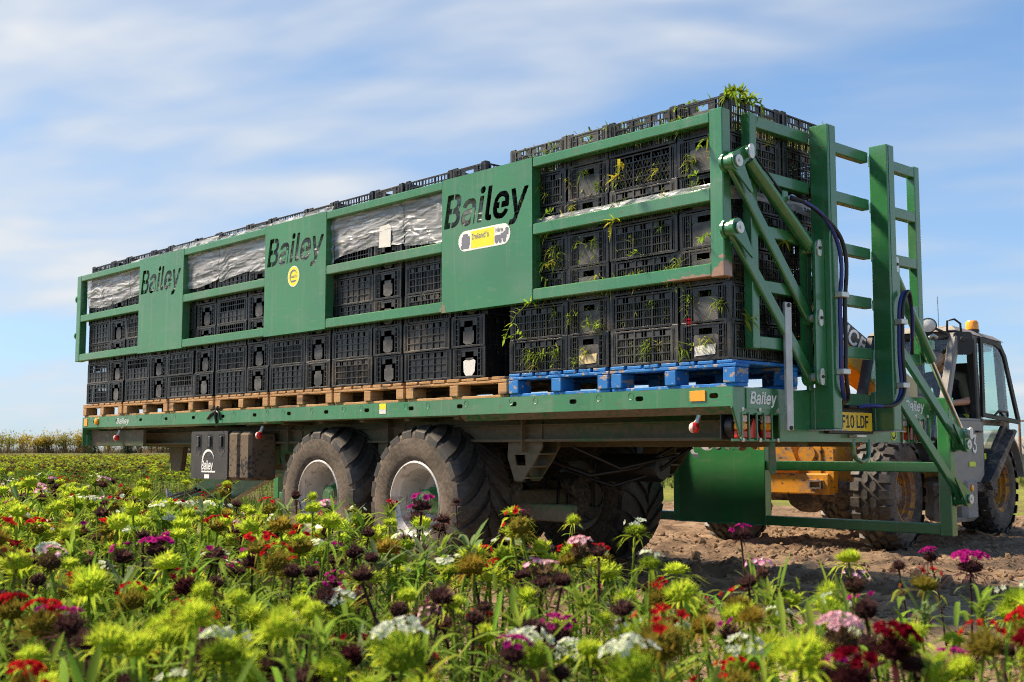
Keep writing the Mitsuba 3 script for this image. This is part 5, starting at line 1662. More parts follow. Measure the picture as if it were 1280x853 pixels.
# the driver ---------------------------------------------------------------------------------------------
DR = thing('person', 'driver in a dark sleeveless vest and olive shirt leaning forward in the telehandler cab', 'person')


def chain(bones, refine=0.02):
    parts = []
    for p, q, r0, r1 in bones:
        a = m3.Manifold.sphere(r0, 20).translate(list(map(float, p)))
        b = m3.Manifold.sphere(r1, 20).translate(list(map(float, q)))
        parts.append(m3.Manifold.batch_hull([a, b]))
    u = m3.Manifold.batch_boolean(parts, m3.OpType.Add).refine_to_length(refine)
    mm = u.to_mesh()
    t = trimesh.Trimesh(mm.vert_properties[:, :3], mm.tri_verts, process=False)
    trimesh.smoothing.filter_taubin(t, iterations=8)
    return t


HP, SHL, SHR, NK, HD = np.array([-1.78, 0.75, 1.42]), np.array([-1.56, 0.95, 1.93]), np.array([-1.50, 0.56, 1.95]), np.array([-1.45, 0.75, 2.02]), np.array([-1.34, 0.75, 2.17])
EL, ER = np.array([-1.50, 1.02, 1.66]), np.array([-1.40, 0.50, 1.68])
HL, HR = np.array([-1.16, 0.86, 1.62]), np.array([-1.12, 0.50, 1.62])
KL, KR = np.array([-1.30, 0.88, 1.46]), np.array([-1.30, 0.60, 1.46])
FL_, FR_ = np.array([-1.12, 0.88, 0.98]), np.array([-1.12, 0.60, 0.98])
body = [(HP, (HP + NK) / 2, .13, .135), ((HP + NK) / 2, NK - [0.03, 0, .08], .135, .12), (NK - [0.02, 0, .08], SHL, .10, .065), (NK - [0.02, 0, .08], SHR, .10, .065),
        (NK - [.02, 0, .05], NK + [.04, 0, .04], .062, .056), (SHL, EL, .056, .042), (EL, HL, .043, .028), (SHR, ER, .056, .042), (ER, HR, .043, .028),
        (HD + [-.015, 0, .02], HD + [.01, 0, .03], .092, .086), (HD + [.02, 0, -.01], HD + [.045, 0, -.075], .07, .045), (HD + [.085, 0, .0], HD + [.11, 0, -.025], .014, .016),
        (HD + [0, .088, -.01], HD + [-.01, .092, .015], .016, .018), (HD + [0, -.088, -.01], HD + [-.01, -.092, .015], .016, .018)]
for hnd, s in ((HL, 1), (HR, -1)):
    d = unit(np.array([-1.02, 0.65 + s * 0.19, 1.58]) - hnd)
    palm = hnd + d * 0.07
    body.append((hnd, palm, .027, .030))
    sd = np.cross(d, Z)
    for q, ln in ((-.027, .058), (-.009, .068), (.009, .064), (.027, .05)):
        k1 = palm + sd * q + d * .02
        k2 = k1 + d * ln * .6 - Z * .006
        body += [(k1, k2, .0095, .009), (k2, k2 + d * ln * .2 - Z * ln * .55, .009, .008)]
    body.append((hnd + d * .03 + sd * -s * .02, hnd + d * .085 + sd * -s * .05 - Z * .012, .011, .009))
t = chain(body, 0.022)
put(f'{DR}__body', (np.array(t.vertices) @ TM[:3, :3].T + TM[:3, 3], t.faces), 'skin', True)
t = chain([(SHL, SHL + (EL - SHL) * .72, .075, .062), (SHR, SHR + (ER - SHR) * .72, .075, .062), (NK - [.03, 0, .09], SHL, .115, .075), (NK - [.03, 0, .09], SHR, .115, .075)], 0.03)
put(f'{DR}__shirt', (np.array(t.vertices) @ TM[:3, :3].T + TM[:3, 3], t.faces), 'shirt_cloth', True)
t = chain([(HP, (HP + NK) / 2, .152, .158), ((HP + NK) / 2, NK - [0.03, 0, .10], .158, .135), (NK - [0.03, 0, .10], SHL - [0, .035, 0.02], .128, .085), (NK - [0.03, 0, .10], SHR + [0, .035, -0.02], .128, .085)], 0.03)
put(f'{DR}__vest', (np.array(t.vertices) @ TM[:3, :3].T + TM[:3, 3], t.faces), 'vest_cloth', True)
t = chain([(HP + [0, .09, 0], KL, .105, .075), (HP - [0, .09, 0], KR, .105, .075), (KL, FL_, .072, .05), (KR, FR_, .072, .05), (HP + [0, .06, 0], HP - [0, .06, 0], .14, .14)], 0.03)
put(f'{DR}__trousers', (np.array(t.vertices) @ TM[:3, :3].T + TM[:3, 3], t.faces), 'trouser_cloth', True)
t = chain([(HD + [-.03, 0, .05], HD + [.0, 0, .06], .092, .088), (HD + [-.05, 0, .0], HD + [-.045, 0, .04], .082, .085)], 0.025)
put(f'{DR}__hair', (np.array(t.vertices) @ TM[:3, :3].T + TM[:3, 3], t.faces), 'hair', True)
m = Mesh()
for fo in (FL_, FR_):
    m.cbox(fo + [0.07, 0, -0.03], [0.14, 0.05, 0.04], c=0.03)
put(f'{DR}__boots', m.moved(TM), 'cab_black')

# ------------------------------------------------------------------ background
rb = np.random.default_rng(77)
# far hedge of young yellow-leaved trees: trunks below, thin crowns above
TRK, CRN = Plant(), Plant()
A, B = np.array([-300.0, -30.0]), np.array([-205.0, 190.0])
for i in range(300):
    t = (i + rb.uniform(-.4, .4)) / 300
    x, y = A + (B - A) * t + rb.normal(0, 2.5, 2)
    h = rb.uniform(3.4, 4.9)
    for _ in range(3):
        ox, oy = rb.normal(0, .5, 2)
        TRK.tube([[x, y, -0.3], [x + ox * .6, y + oy * .6, h * .45], [x + ox * 1.6, y + oy * 1.6, h * .85]], [0.09, 0.07, 0.03], vary((0.23, 0.17, 0.12), 1, rb)[0], 4)
    n = 260
    pos = rb.normal(0, 1, (n, 3)) * [1.0, 1.0, 0.30 * h * .6] + [x, y, h * .68]
    pos[:, 2] = np.clip(pos[:, 2], h * 0.30, None)
    col = vary((0.40, 0.31, 0.040) if rb.random() < .75 else (0.26, 0.26, 0.05), n, rb, .35)
    nb = 60
    TRK.add(*blades(np.stack([rb.normal(x, 1.0, nb), rb.normal(y, 1.0, nb), nb * [-.3]], 1), rb.normal(0, .25, (nb, 3)) + [0, 0, 1], rb.uniform(1.2, 2.6, nb), rb.uniform(.08, .2, nb), np.zeros(nb), vary((0.26, 0.20, 0.12), nb, rb, .3), segs=2))
    CRN.add(*blades(pos, rb.normal(0, 1, (n, 3)), rb.uniform(.25, .6, n), rb.uniform(.16, .36, n), rb.uniform(0, .4, n), col, segs=2))
put_plant('hedge_trees__trunks', TRK)
put_plant('hedge_trees__crowns', CRN)
setting('hedge_trees', 'far hedgerow of yellowish young trees along the horizon', 'stuff')
for k in ('hedge_trees__trunks', 'hedge_trees__crowns'):
    labels[k] = {'kind': 'stuff'}
# two dark evergreens standing in the hedge line below the trailer's front
for q, (px_, d, h) in enumerate(((0.355, 180.0, 3.4), (0.327, 186.0, 3.0))):
    dirv = FWD[:2] / np.linalg.norm(FWD[:2]) - px_ * np.array([math.cos(YAW), -math.sin(YAW)])
    x, y = CAM[:2] + dirv * d
    k = thing('evergreen_tree', 'dark evergreen tree in the far hedge line, ' + ('nearer the front of the trailer' if q else 'beside the pale gap'), 'tree', 'far evergreens')
    p = Plant().tube([[x, y, -.3], [x, y, h]], [0.16, 0.03], (0.10, 0.07, 0.05), 6)
    put_plant(f'{k}__trunk', p)
    n = 900
    zz = rb.uniform(.25, h, n)
    r = (1 - zz / h) * 1.1 + .15
    a = rb.uniform(0, 6.28, n)
    rr = r * rb.uniform(.4, 1, n)
    p = Plant().add(*blades(np.stack([x + rr * np.cos(a), y + rr * np.sin(a), zz], 1), np.stack([np.cos(a), np.sin(a), a * 0 - .1], 1) + rb.normal(0, .4, (n, 3)), rb.uniform(.2, .4, n), rb.uniform(.1, .2, n), a * 0 + .2, vary((0.035, 0.06, 0.035), n, rb, .3), segs=2))
    put_plant(f'{k}__crown', p)
# pale farm shed and a pole at the far right
f2, r2 = FWD[:2] / np.linalg.norm(FWD[:2]), np.array([math.cos(YAW), -math.sin(YAW)])
k = thing('polytunnel', 'long pale polytunnel far off at the edge of the field behind the trailer', 'polytunnel')
c0 = CAM[:2] + f2 * 98 + r2 * 4
ux_, uy_ = np.array([*r2, 0.0]), np.array([*f2, 0.0])
prof = Polygon([(-4, -.3), (-4, .7), (-3.4, 1.4), (-2, 1.95), (0, 2.15), (2, 1.95), (3.4, 1.4), (4, .7), (4, -.3)])
m = Mesh().prism(prof, [c0[0], c0[1], 0], -uy_, Z, -62.0)
if np.mean((m.mesh()[0] - [c0[0], c0[1], 0]) @ ux_) < 0:
    m = Mesh().prism(prof, [c0[0], c0[1], 0], -uy_, Z, 62.0)
put(f'{k}__cover', m, 'dusty_fender', 40)
for q in range(13):
    e = c0 + r2 * (2 + q * 5)
    mm = Mesh().tube([np.array([e[0], e[1], 0]) - uy_ * (4.03 if u < 0 else -4.03) * abs(u) + Z * zq for u, zq in ((1, -.3), (1, .7), (.85, 1.42), (.5, 1.98), (0, 2.19))][::-1] if False else [np.array([e[0], e[1], 0]) - uy_ * u + Z * zq for u, zq in ((4.04, -.3), (4.04, .72), (3.43, 1.43), (2.02, 1.98), (0, 2.18))], 0.05, 6)
    put(f'{k}__hoop', mm, 'cab_grey', True)
qx, qy = CAM[:2] + (FWD[:2] / np.linalg.norm(FWD[:2]) + 0.4325 * np.array([math.cos(YAW), -math.sin(YAW)])) * 62
k = thing('utility_pole', 'thin wooden pole standing far off in front of the polytunnel', 'pole')
put(f'{k}__post', Mesh().tube([[qx, qy, -.3], [qx, qy, 2.75]], [.09, .07], 8), 'bark', True)
put(f'{k}__crossarm', Mesh().box(qx - .5, qx + .5, qy - .04, qy + .04, 2.5, 2.6, .01), 'bark')

# grass and weeds: strip along the far headland, rough tufts along the track
P = Plant()
n = 15000
dq, lq = rb.uniform(40, 92, n), rb.uniform(-.1, .5, n)
xs_, ys_ = CAM[0] + dq * (f2[0] + lq * r2[0]), CAM[1] + dq * (f2[1] + lq * r2[1])
P.add(*blades(np.stack([xs_, ys_, xs_ * 0 - .28], 1), rb.normal(0, .45, (n, 3)) + [0, 0, 1], rb.uniform(.25, .5, n), rb.uniform(.06, .14, n), rb.uniform(0, .5, n), vary((0.15, 0.18, 0.045), n, rb, .35), segs=2))
n = 7000
xs_ = rb.uniform(-26, -7.5, n)
ys_ = 3.4 + np.abs(rb.normal(0, 1.1, n)) + 0.05 * np.clip(-xs_ - 8, 0, 20)
P.add(*blades(np.stack([xs_, ys_, xs_ * 0 - .05], 1), rb.normal(0, .35, (n, 3)) + [0, 0, 1], rb.uniform(.12, .46, n), rb.uniform(.02, .05, n), rb.uniform(.1, .9, n), vary((0.075, 0.125, 0.024), n, rb, .5), segs=2))
put_plant('grass', P)
setting('grass', 'rough green grass and weeds along the edges of the soil', 'stuff')

# ------------------------------------------------------------------ sweet williams
KINDS = {
    'lime': dict(br=LIME, stem=STEM, leaf=LEAF, fl=None, name='lime green spiky sweet william in bud'),
    'shoot': dict(br=LEAF, stem=STEM, leaf=LEAF, fl=None, name='leafy green sweet william shoot without a flower'),
    'dark': dict(br=DARK, stem=(0.10, 0.055, 0.055), leaf=(0.085, 0.115, 0.04), fl=None, name='dark purple brown sweet william in bud'),
    'ochre': dict(br=OCHRE, stem=STEM, leaf=LEAF, fl=None, name='yellow brown fading sweet william head'),
    'white': dict(br=(0.30, 0.41, 0.035), stem=STEM, leaf=LEAF, fl=((0.80, 0.80, 0.76), (0.55, 0.66, 0.36)), name='white flowering sweet william on green bracts'),
    'red': dict(br=(0.26, 0.22, 0.035), stem=STEM, leaf=LEAF, fl=((0.60, 0.018, 0.022), (0.25, 0.008, 0.015)), name='bright red flowering sweet william'),
    'magenta': dict(br=DARK, stem=(0.10, 0.06, 0.055), leaf=BLUELEAF, fl=((0.52, 0.024, 0.27), (0.24, 0.008, 0.11)), name='magenta flowering sweet william with dark bracts'),
    'crimson': dict(br=(0.07, 0.02, 0.025), stem=(0.11, 0.045, 0.05), leaf=(0.09, 0.12, 0.045), fl=((0.17, 0.004, 0.015), (0.12, 0.003, 0.012)), name='deep crimson flowering sweet william'),
    'pink': dict(br=(0.13, 0.09, 0.05), stem=STEM, leaf=BLUELEAF, fl=((0.72, 0.34, 0.44), (0.80, 0.62, 0.66)), name='pale pink flowering sweet william'),
    'eyed': dict(br=(0.11, 0.06, 0.05), stem=STEM, leaf=BLUELEAF, fl=((0.58, 0.06, 0.32), (0.85, 0.80, 0.82)), name='magenta and white flowering sweet william'),
}


def dome_points(n, r, lo=-0.25):
    z = r.uniform(lo, 1, n)
    a = r.uniform(0, 6.283, n)
    q = np.sqrt(np.maximum(1 - z * z, 0))
    return np.stack([q * np.cos(a), q * np.sin(a), z], 1)


def head_part(kind, r, detail, open_share=0.5):
    K = KINDS[kind]
    p = Plant()
    if kind == 'shoot':                         # a tuft of upright young leaves
        k = 18 if detail == 2 else 11
        a = r.uniform(0, 6.28, k)
        return p.add(*blades(np.stack([.004 * np.cos(a), .004 * np.sin(a), r.uniform(-.05, 0, k)], 1), np.stack([np.cos(a), np.sin(a), r.uniform(.5, 2.4, k)], 1), r.uniform(.06, .125, k), r.uniform(.010, .018, k), r.uniform(.1, .8, k), vary([LEAF, (0.27, 0.36, 0.05), BLUELEAF][int(r.integers(3))], k, r, .3), segs=4 if detail == 2 else 3))
    n = 420 if detail == 2 else 120
    u = dome_points(n, r, -0.30)
    R = np.array([0.029, 0.029, 0.021]) * (1 if kind != 'dark' else 0.85) * [1, 1, r.uniform(.55, 1.15)] * r.uniform(.72, 1.08)
    L = r.uniform(0.010, 0.021, n) * r.uniform(.7, 1.5)
    d = u * [1, 1, 0.9] + [0, 0, 0.30] + r.normal(0, .28, (n, 3))
    col = vary(K['br'], n, r, 0.28)
    if kind == 'dark':
        col[r.random(n) < .25] = [0.15, 0.085, 0.07]
    p.add(*blades(u * R * r.uniform(.55, 1, (n, 1)), d, L, r.uniform(.0024, .0042, n) * (1 if detail == 2 else 2.1), r.uniform(-.2, .35, n), col, segs=2))
    # heart of the head: packed green calyxes, a lumpy core
    ico = trimesh.creation.icosphere(2 if detail == 2 else 1)
    v = np.array(ico.vertices) * R * 0.92 * (0.80 + 0.30 * r.random((len(ico.vertices), 1)))
    v[:, 2] = np.maximum(v[:, 2], -0.014)
    p.add(v, ico.faces, vary(np.array(K['br']) * 0.75, len(v), r, .25))
    # long bracts hanging around the base
    k = int(r.integers(8, 22)) if detail == 2 else 7
    a = r.uniform(0, 6.28, k)
    p.add(*blades(np.stack([.014 * np.cos(a), .014 * np.sin(a), a * 0 - .014], 1), np.stack([np.cos(a), np.sin(a), a * 0 + .25], 1), r.uniform(.035, .085, k), r.uniform(.005, .010, k), r.uniform(.3, 1.1, k), vary(K['br'] if kind != 'dark' else (0.09, 0.05, 0.045), k, r), segs=2))
    if K['fl']:
        m = int((34 if detail == 2 else 16) * open_share * 1.4)
        u = dome_points(m, r, 0.45)
        c0, c1 = map(np.array, K['fl'])
        for q in range(m):
            c = u[q] * (R + 0.012) * [1.05, 1.05, 1.05] + [0, 0, 0.012]
            nn = unit(u[q] * [.8, .8, 1] + r.normal(0, .25, 3))
            t = unit(np.cross(nn, [0.3, 1, .2]))
            b = np.cross(nn, t)
            rad = r.uniform(.0070, .0100)
            if detail == 2:
                rim = 15
                ang = np.arange(rim) * 2 * np.pi / rim + r.uniform(0, 6)
                fac = np.where(np.arange(rim) % 3 == 0, .55, 1.0) * r.uniform(.85, 1.1, rim)
            else:
                rim = 6
                ang = np.arange(rim) * 2 * np.pi / rim
                fac = np.ones(rim) * 1.1
            mid = c + nn * .001 + (np.cos(ang)[:, None] * t + np.sin(ang)[:, None] * b) * (rad * .26 * np.ones(rim))[:, None]
            out = c + nn * r.uniform(.001, .005) + (np.cos(ang)[:, None] * t + np.sin(ang)[:, None] * b) * (rad * fac)[:, None]
            v = np.vstack([[c - nn * .003], mid, out])
            i = np.arange(rim)
            j = (i + 1) % rim
            f = np.vstack([np.stack([i * 0, 1 + i, 1 + j], 1), np.stack([1 + i, 1 + rim + i, 1 + rim + j], 1), np.stack([1 + i, 1 + rim + j, 1 + j], 1)])
            jit = r.uniform(.8, 1.2)
            cc = np.vstack([[c1 * jit], np.tile(c1 * jit, (rim, 1)), np.tile(c0 * jit, (rim, 1))])
            p.add(v, f, cc)
    return p


def stem_part(kind, r, h, detail):
    K = KINDS[kind]
    lean = r.normal(0, .045, 2)
    pts = np.array([[0, 0, 0], [lean[0] * .2, lean[1] * .2, h * .45], [lean[0] * .6, lean[1] * .6, h * .8], [lean[0], lean[1], h]])
    p = Plant().tube(pts, [.0042, .0038, .0034, .0036], vary(K['stem'], 1, r)[0], 6 if detail == 2 else 4)
    if detail == 2:
        for z in (.35, .55, .72, .88):
            c = [np.interp(z * h, pts[:, 2], pts[:, q]) for q in (0, 1)]
            p.add(*Mesh().lathe([(.0036, -.006), (.0058, 0), (.0036, .006)], [c[0], c[1], z * h], Z, 6).mesh(), np.array(K['stem']) * 1.1)
    return p, pts


def leaf_part(kind, r, h, pts, detail):
    K = KINDS[kind]
    p = Plant()
    P_, D_, L_, W_, B_ = [], [], [], [], []
    zs = np.linspace(.22, .93, 7 if detail == 2 else 5) * h
    for i, z in enumerate(zs):
        c = np.array([np.interp(z, pts[:, 2], pts[:, q]) for q in (0, 1)] + [z])
        a0 = r.uniform(0, 3.14) if i == 0 else a0 + 1.57 + r.normal(0, .3)
        for s in (0, np.pi):
            for extra in range(2 if i < 3 else 1):
                a = a0 + s + r.normal(0, .25) + extra * .8
                P_.append(c)
                D_.append([math.cos(a), math.sin(a), r.uniform(.25, 1.1)])
                L_.append(r.uniform(.055, .115) * (1.15 - .35 * i / len(zs)))
                W_.append(r.uniform(.010, .019) * (1.2 - .45 * i / len(zs)))
                B_.append(r.uniform(.25, 1.0))
    n = len(P_)
    col = vary(K['leaf'], n, r, .32)
    hue = r.random(n)
    col[hue < .16] = vary((0.24, 0.27, 0.035), int((hue < .16).sum()), r, .2)
    col[hue > .95] = vary((0.22, 0.085, 0.03), int((hue > .95).sum()), r, .2)
    P_, D_, L_, W_, B_ = map(lambda q: np.array(q, float), (P_, D_, L_, W_, B_))
    p.add(*blades(P_, D_, L_, W_ * (1 if detail == 2 else 1.3), B_, col, segs=4 if detail == 2 else 3))
    return p


H0 = 0.70
NV = {k: 12 if k == 'lime' else 6 if k in ('dark', 'shoot') else 4 for k in KINDS}
VAR = {}
for ki, kind in enumerate(KINDS):
    for v_ in range(NV[kind]):
        r = np.random.default_rng(1000 + ki * 20 + v_)
        st, pts = stem_part(kind, r, H0 - 0.02, 2)
        lf = leaf_part(kind, r, H0 - 0.02, pts, 2)
        hd = head_part(kind, r, 2, (0.12, 0.25, 0.45, 0.85)[v_ % 4])
        hv, hf, hc = hd.arrays()
        tip = pts[-1]
        tl = r.uniform(-.22, .22, 2)
        hv = np.stack([hv[:, 0] + hv[:, 2] * tl[0], hv[:, 1] + hv[:, 2] * tl[1], hv[:, 2] - hv[:, 0] * tl[0] - hv[:, 1] * tl[1]], 1) + tip + [0, 0, .012]
        VAR[kind, v_] = [('stem', st.arrays()), ('leaves', lf.arrays()), ('flower_head', (hv, hf, hc))]
DICT = {}


def dicts(kind, v_):
    if (kind, v_) not in DICT:
        DICT[kind, v_] = [(nm, mikit.ply((v, f), 'plant', True, color=c)) for nm, (v, f, c) in VAR[kind, v_]]
    return DICT[kind, v_]


FAR = {}
for ki, kind in enumerate(KINDS):
    for v_ in range(6):
        r = np.random.default_rng(2000 + ki * 10 + v_)
        st, pts = stem_part(kind, r, H0 - .02, 1)
        lf = leaf_part(kind, r, H0 - .02, pts, 1)
        hv, hf, hc = head_part(kind, r, 1, (.2, .4, .8)[v_ % 3]).arrays()
        p = Plant().add(*st.arrays()).add(*lf.arrays()).add(hv + pts[-1] + [0, 0, .012], hf, hc)
        FAR[kind, v_] = p.arrays()

R2 = np.array([math.cos(YAW), -math.sin(YAW)])
F2 = np.array([math.sin(YAW), math.cos(YAW)])


def on_height(px_, py_, z):
    """Where the photograph shows a head: the point at height z on the line of sight (1280 x 853 pixels)."""
    rt = np.array([*R2, 0.0])
    up = np.cross(rt, FWD)
    d = FWD + rt * (px_ - 640) / 1462.8 - up * (py_ - 426.5) / 1462.8
    return CAM + d * (z - CAM[2]) / d[2]


placed = []                                     # (x, y, kind, variant, height scale, yaw, size, label)
PROM = [
    (1075, 692, .70, 'lime', 1, 1.25, 'large lime green spiky head standing alone in front of the bare soil'),
    (1211, 700, .70, 'magenta', 3, 1.15, 'vivid magenta head on a dark stem near the bed edge by the telehandler'),
    (806, 800, .72, 'red', 1, 1.20, 'large red and olive head, the biggest one near the front of the bed'),
    (1135, 805, .72, 'crimson', 3, 1.10, 'deep crimson double head in the front row, right one of the pair'),
    (1103, 830, .70, 'crimson', 2, 1.10, 'deep crimson double head in the front row, left one of the pair'),
    (1268, 800, .72, 'crimson', 3, 1.05, 'deep crimson head cut off by the right edge of the photo'),
    (1041, 790, .68, 'pink', 3, 1.0, 'pale pink head with dark bracts in the front right of the bed'),
    (990, 815, .72, 'lime', 2, 1.2, 'pale lime head in the front row beside the pink one'),
    (512, 748, .72, 'dark', 2, 1.1, 'dark head on a tall dark stem rising clear of the bed front'),
    (348, 706, .72, 'dark', 3, 1.15, 'broad dark purple brown head left of the wheels'),
    (173, 652, .74, 'lime', 3, 1.2, 'big lime head standing above its neighbours below the tool box'),
    (115, 722, .72, 'lime', 0, 1.3, 'wide lime head at the left of the bed'),
    (52, 692, .70, 'white', 3, 1.1, 'white flowering head with a flat top at the far left of the bed'),
    (72, 664, .68, 'red', 2, .9, 'red head just behind the flat white one'),
    (226, 600, .80, 'lime', 1, 1.15, 'tall lime head reaching up to the black tool box, left one'),
    (271, 602, .80, 'lime', 2, 1.0, 'tall lime head reaching up to the black tool box, right one'),
    (783, 656, .74, 'white', 1, 1.15, 'tall lime and white head with long leaves in front of the far rear tyre'),
    (936, 662, .74, 'magenta', 1, 1.0, 'dark spiky head with a magenta tuft in front of the lowered gate'),
    (710, 646, .72, 'lime', 3, .9, 'lime head in front of the springs under the trailer'),
    (654, 640, .72, 'magenta', 0, .8, 'dark head with a pink tip right of the rear tyre'),
    (690, 684, .68, 'magenta', 3, .9, 'magenta head with a pale top below the springs'),
    (727, 690, .66, 'eyed', 3, .9, 'magenta and white head in the patch below the far tyre'),
    (575, 622, .78, 'dark', 1, .9, 'dark head in front of the tread of the rear tyre'),
    (395, 616, .78, 'lime', 0, .85, 'lime head overlapping the rim of the front wheel'),
    (439, 634, .74, 'ochre', 1, .8, 'rusty ochre head between both wheels'),
    (498, 628, .76, 'red', 2, .8, 'red head in front of the rear wheel rim'),
    (461, 648, .72, 'red', 3, .85, 'red head low between both wheels'),
    (389, 662, .70, 'red', 3, .85, 'bright red head under the front wheel'),
    (534, 655, .74, 'crimson', 1, .95, 'maroon head on a dark stem under the rear wheel hub'),
    (284, 628, .76, 'dark', 2, 1.0, 'dark double head under the muddy end of the tool box'),
    (660, 720, .70, 'dark', 0, 1.0, 'dark tuft with a hint of red in the middle of the bed'),
    (830, 735, .70, 'red', 1, .95, 'red tipped head in the middle right of the bed'),
    (948, 745, .70, 'red', 0, .9, 'head with a single red flower right of the red tipped one'),
    (655, 775, .70, 'dark', 1, 1.0, 'dark tuft in the front middle of the bed'),
    (640, 805, .68, 'white', 2, 0.95, 'white flower cluster in the front middle of the bed'),
    (465, 810, .70, 'white', 2, 1.15, 'white topped lime head in the front row left of the middle'),
    (325, 805, .71, 'white', 1, 1.1, 'white topped lime head in the front row, left part'),
    (755, 830, .71, 'white', 2, 1.0, 'white flower head under the big red one'),
    (220, 800, .70, 'magenta', 0, 1.0, 'dark head with a few magenta flowers in the front left'),
    (98, 790, .70, 'dark', 1, 1.1, 'dark head in the front left corner of the bed'),
    (1186, 690, .66, 'magenta', 2, .9, 'magenta head beside the vivid one near the bed edge'),
    (1140, 700, .66, 'dark', 3, .9, 'dark head at the bed edge between lime and magenta heads'),
]
rp = np.random.default_rng(99)
for (px_, py_, z, kind, v_, size, lab) in PROM:
    p = on_height(px_, py_, z)
    placed.append([p[0], p[1], kind, v_, (z - 0.012) / H0, rp.uniform(0, 360), size, lab])


def edge(x):
    return BED_EDGE + np.clip(1.2 - x, 0, 9) * 0.145


names = list(KINDS)
wts = np.array([.47, .20, .075, .045, .085, .085, .04, .02, .015, .025])
cells = []
step = 0.112
for x in np.arange(-30, 5.6, step):
    for y in np.arange(-5.2, -1.4, step):
        q = np.array([x, y]) + rp.uniform(-.055, .055, 2)
        rel = q - CAM[:2]
        dep, lat = rel @ F2, rel @ R2
        if dep < 1.35 or q[1] > edge(q[0]) + rp.normal(0, .06):
            continue
        if abs(lat) > dep * 0.44 + 0.75:
            continue
        if dep > 12 and rp.random() < 0.35:
            continue
        inside = abs(lat) < dep * 0.437 + 0.03 and dep > 1.35
        patch = meshkit.noise(np.array([[q[0] * 1.3, q[1] * 1.3, 3.0]]))[0]
        w = wts.copy()
        w[2] *= 0.4 + 1.6 * patch
        w[5] *= 1.6 - patch
        if q[0] > 0.6:
            w[2] *= 1.5
            w[6] *= 2.2
            w[0] *= .8
        kind = names[rp.choice(len(names), p=w / w.sum())]
        cells.append((dep, inside, q[0], q[1], kind))
taken = np.array([[a[0], a[1]] for a in placed])
free = [c for c in cells if np.min(np.hypot(taken[:, 0] - c[2], taken[:, 1] - c[3])) > 0.075]
free.sort(key=lambda c: c[0])
own = [c for c in free if c[1]][:300 - len(placed)]
ownset = set(id(c) for c in own)
rest = [c for c in free if id(c) not in ownset]
for dep, ins, x, y, kind in own:
    top = rp.normal(.69, .055) if dep > 1.8 else rp.normal(.62, .03)
    placed.append([x, y, kind, int(rp.integers(0, NV[kind])) if NV[kind] > 4 else int(rp.choice(4, p=[.38, .32, .2, .1])), float(np.clip(top - (0.05 if x > 0.4 else 0), .50, .80)) / H0, rp.uniform(0, 360), rp.uniform(.70, 1.05), None])
SHORT = ['lone lime head by the soil', 'vivid magenta head by the telehandler', 'large red and olive head', 'right crimson double head', 'left crimson double head', 'crimson head at the right edge', 'pale pink head', 'pale lime front head', 'tall dark front head', 'broad dark head by the wheels', 'big lime head under the tool box', 'wide lime head at the left', 'flat white head at the far left', 'red head at the far left', 'left tall lime head', 'right tall lime head', 'tall lime and white head', 'dark head with the magenta tuft', 'lime head before the springs', 'pink tipped dark head', 'magenta head with pale top', 'magenta and white head', 'dark head before the tread', 'lime head on the front rim', 'rusty ochre head', 'red head on the rear rim', 'low red head between the wheels', 'red head under the front wheel', 'maroon head under the hub', 'dark double head by the tool box', 'dark tuft in the middle', 'red tipped head', 'single red flower head', 'dark front tuft', 'white cluster in the front middle', 'white topped lime head left of middle', 'white topped lime head at front left', 'white head under the big red one', 'dark and magenta front head', 'dark head in the front corner', 'second magenta head by the edge', 'dark head at the bed edge']
assert len(SHORT) == len(PROM)
LOOK = {'lime': 'lime green head', 'shoot': 'leafy shoot', 'dark': 'dark brown head', 'ochre': 'yellow brown head', 'white': 'white flowering head', 'red': 'red flowering head', 'magenta': 'magenta head',
        'crimson': 'crimson head', 'pink': 'pale pink bloom', 'eyed': 'magenta and white bloom'}


def picture(x, y, z=0.69):
    q = np.array([x, y, z]) - CAM
    rt = np.array([*R2, 0.0])
    d = q @ FWD
    return np.array([q @ rt / d, -(q @ np.cross(rt, FWD)) / d]) * 1462.8


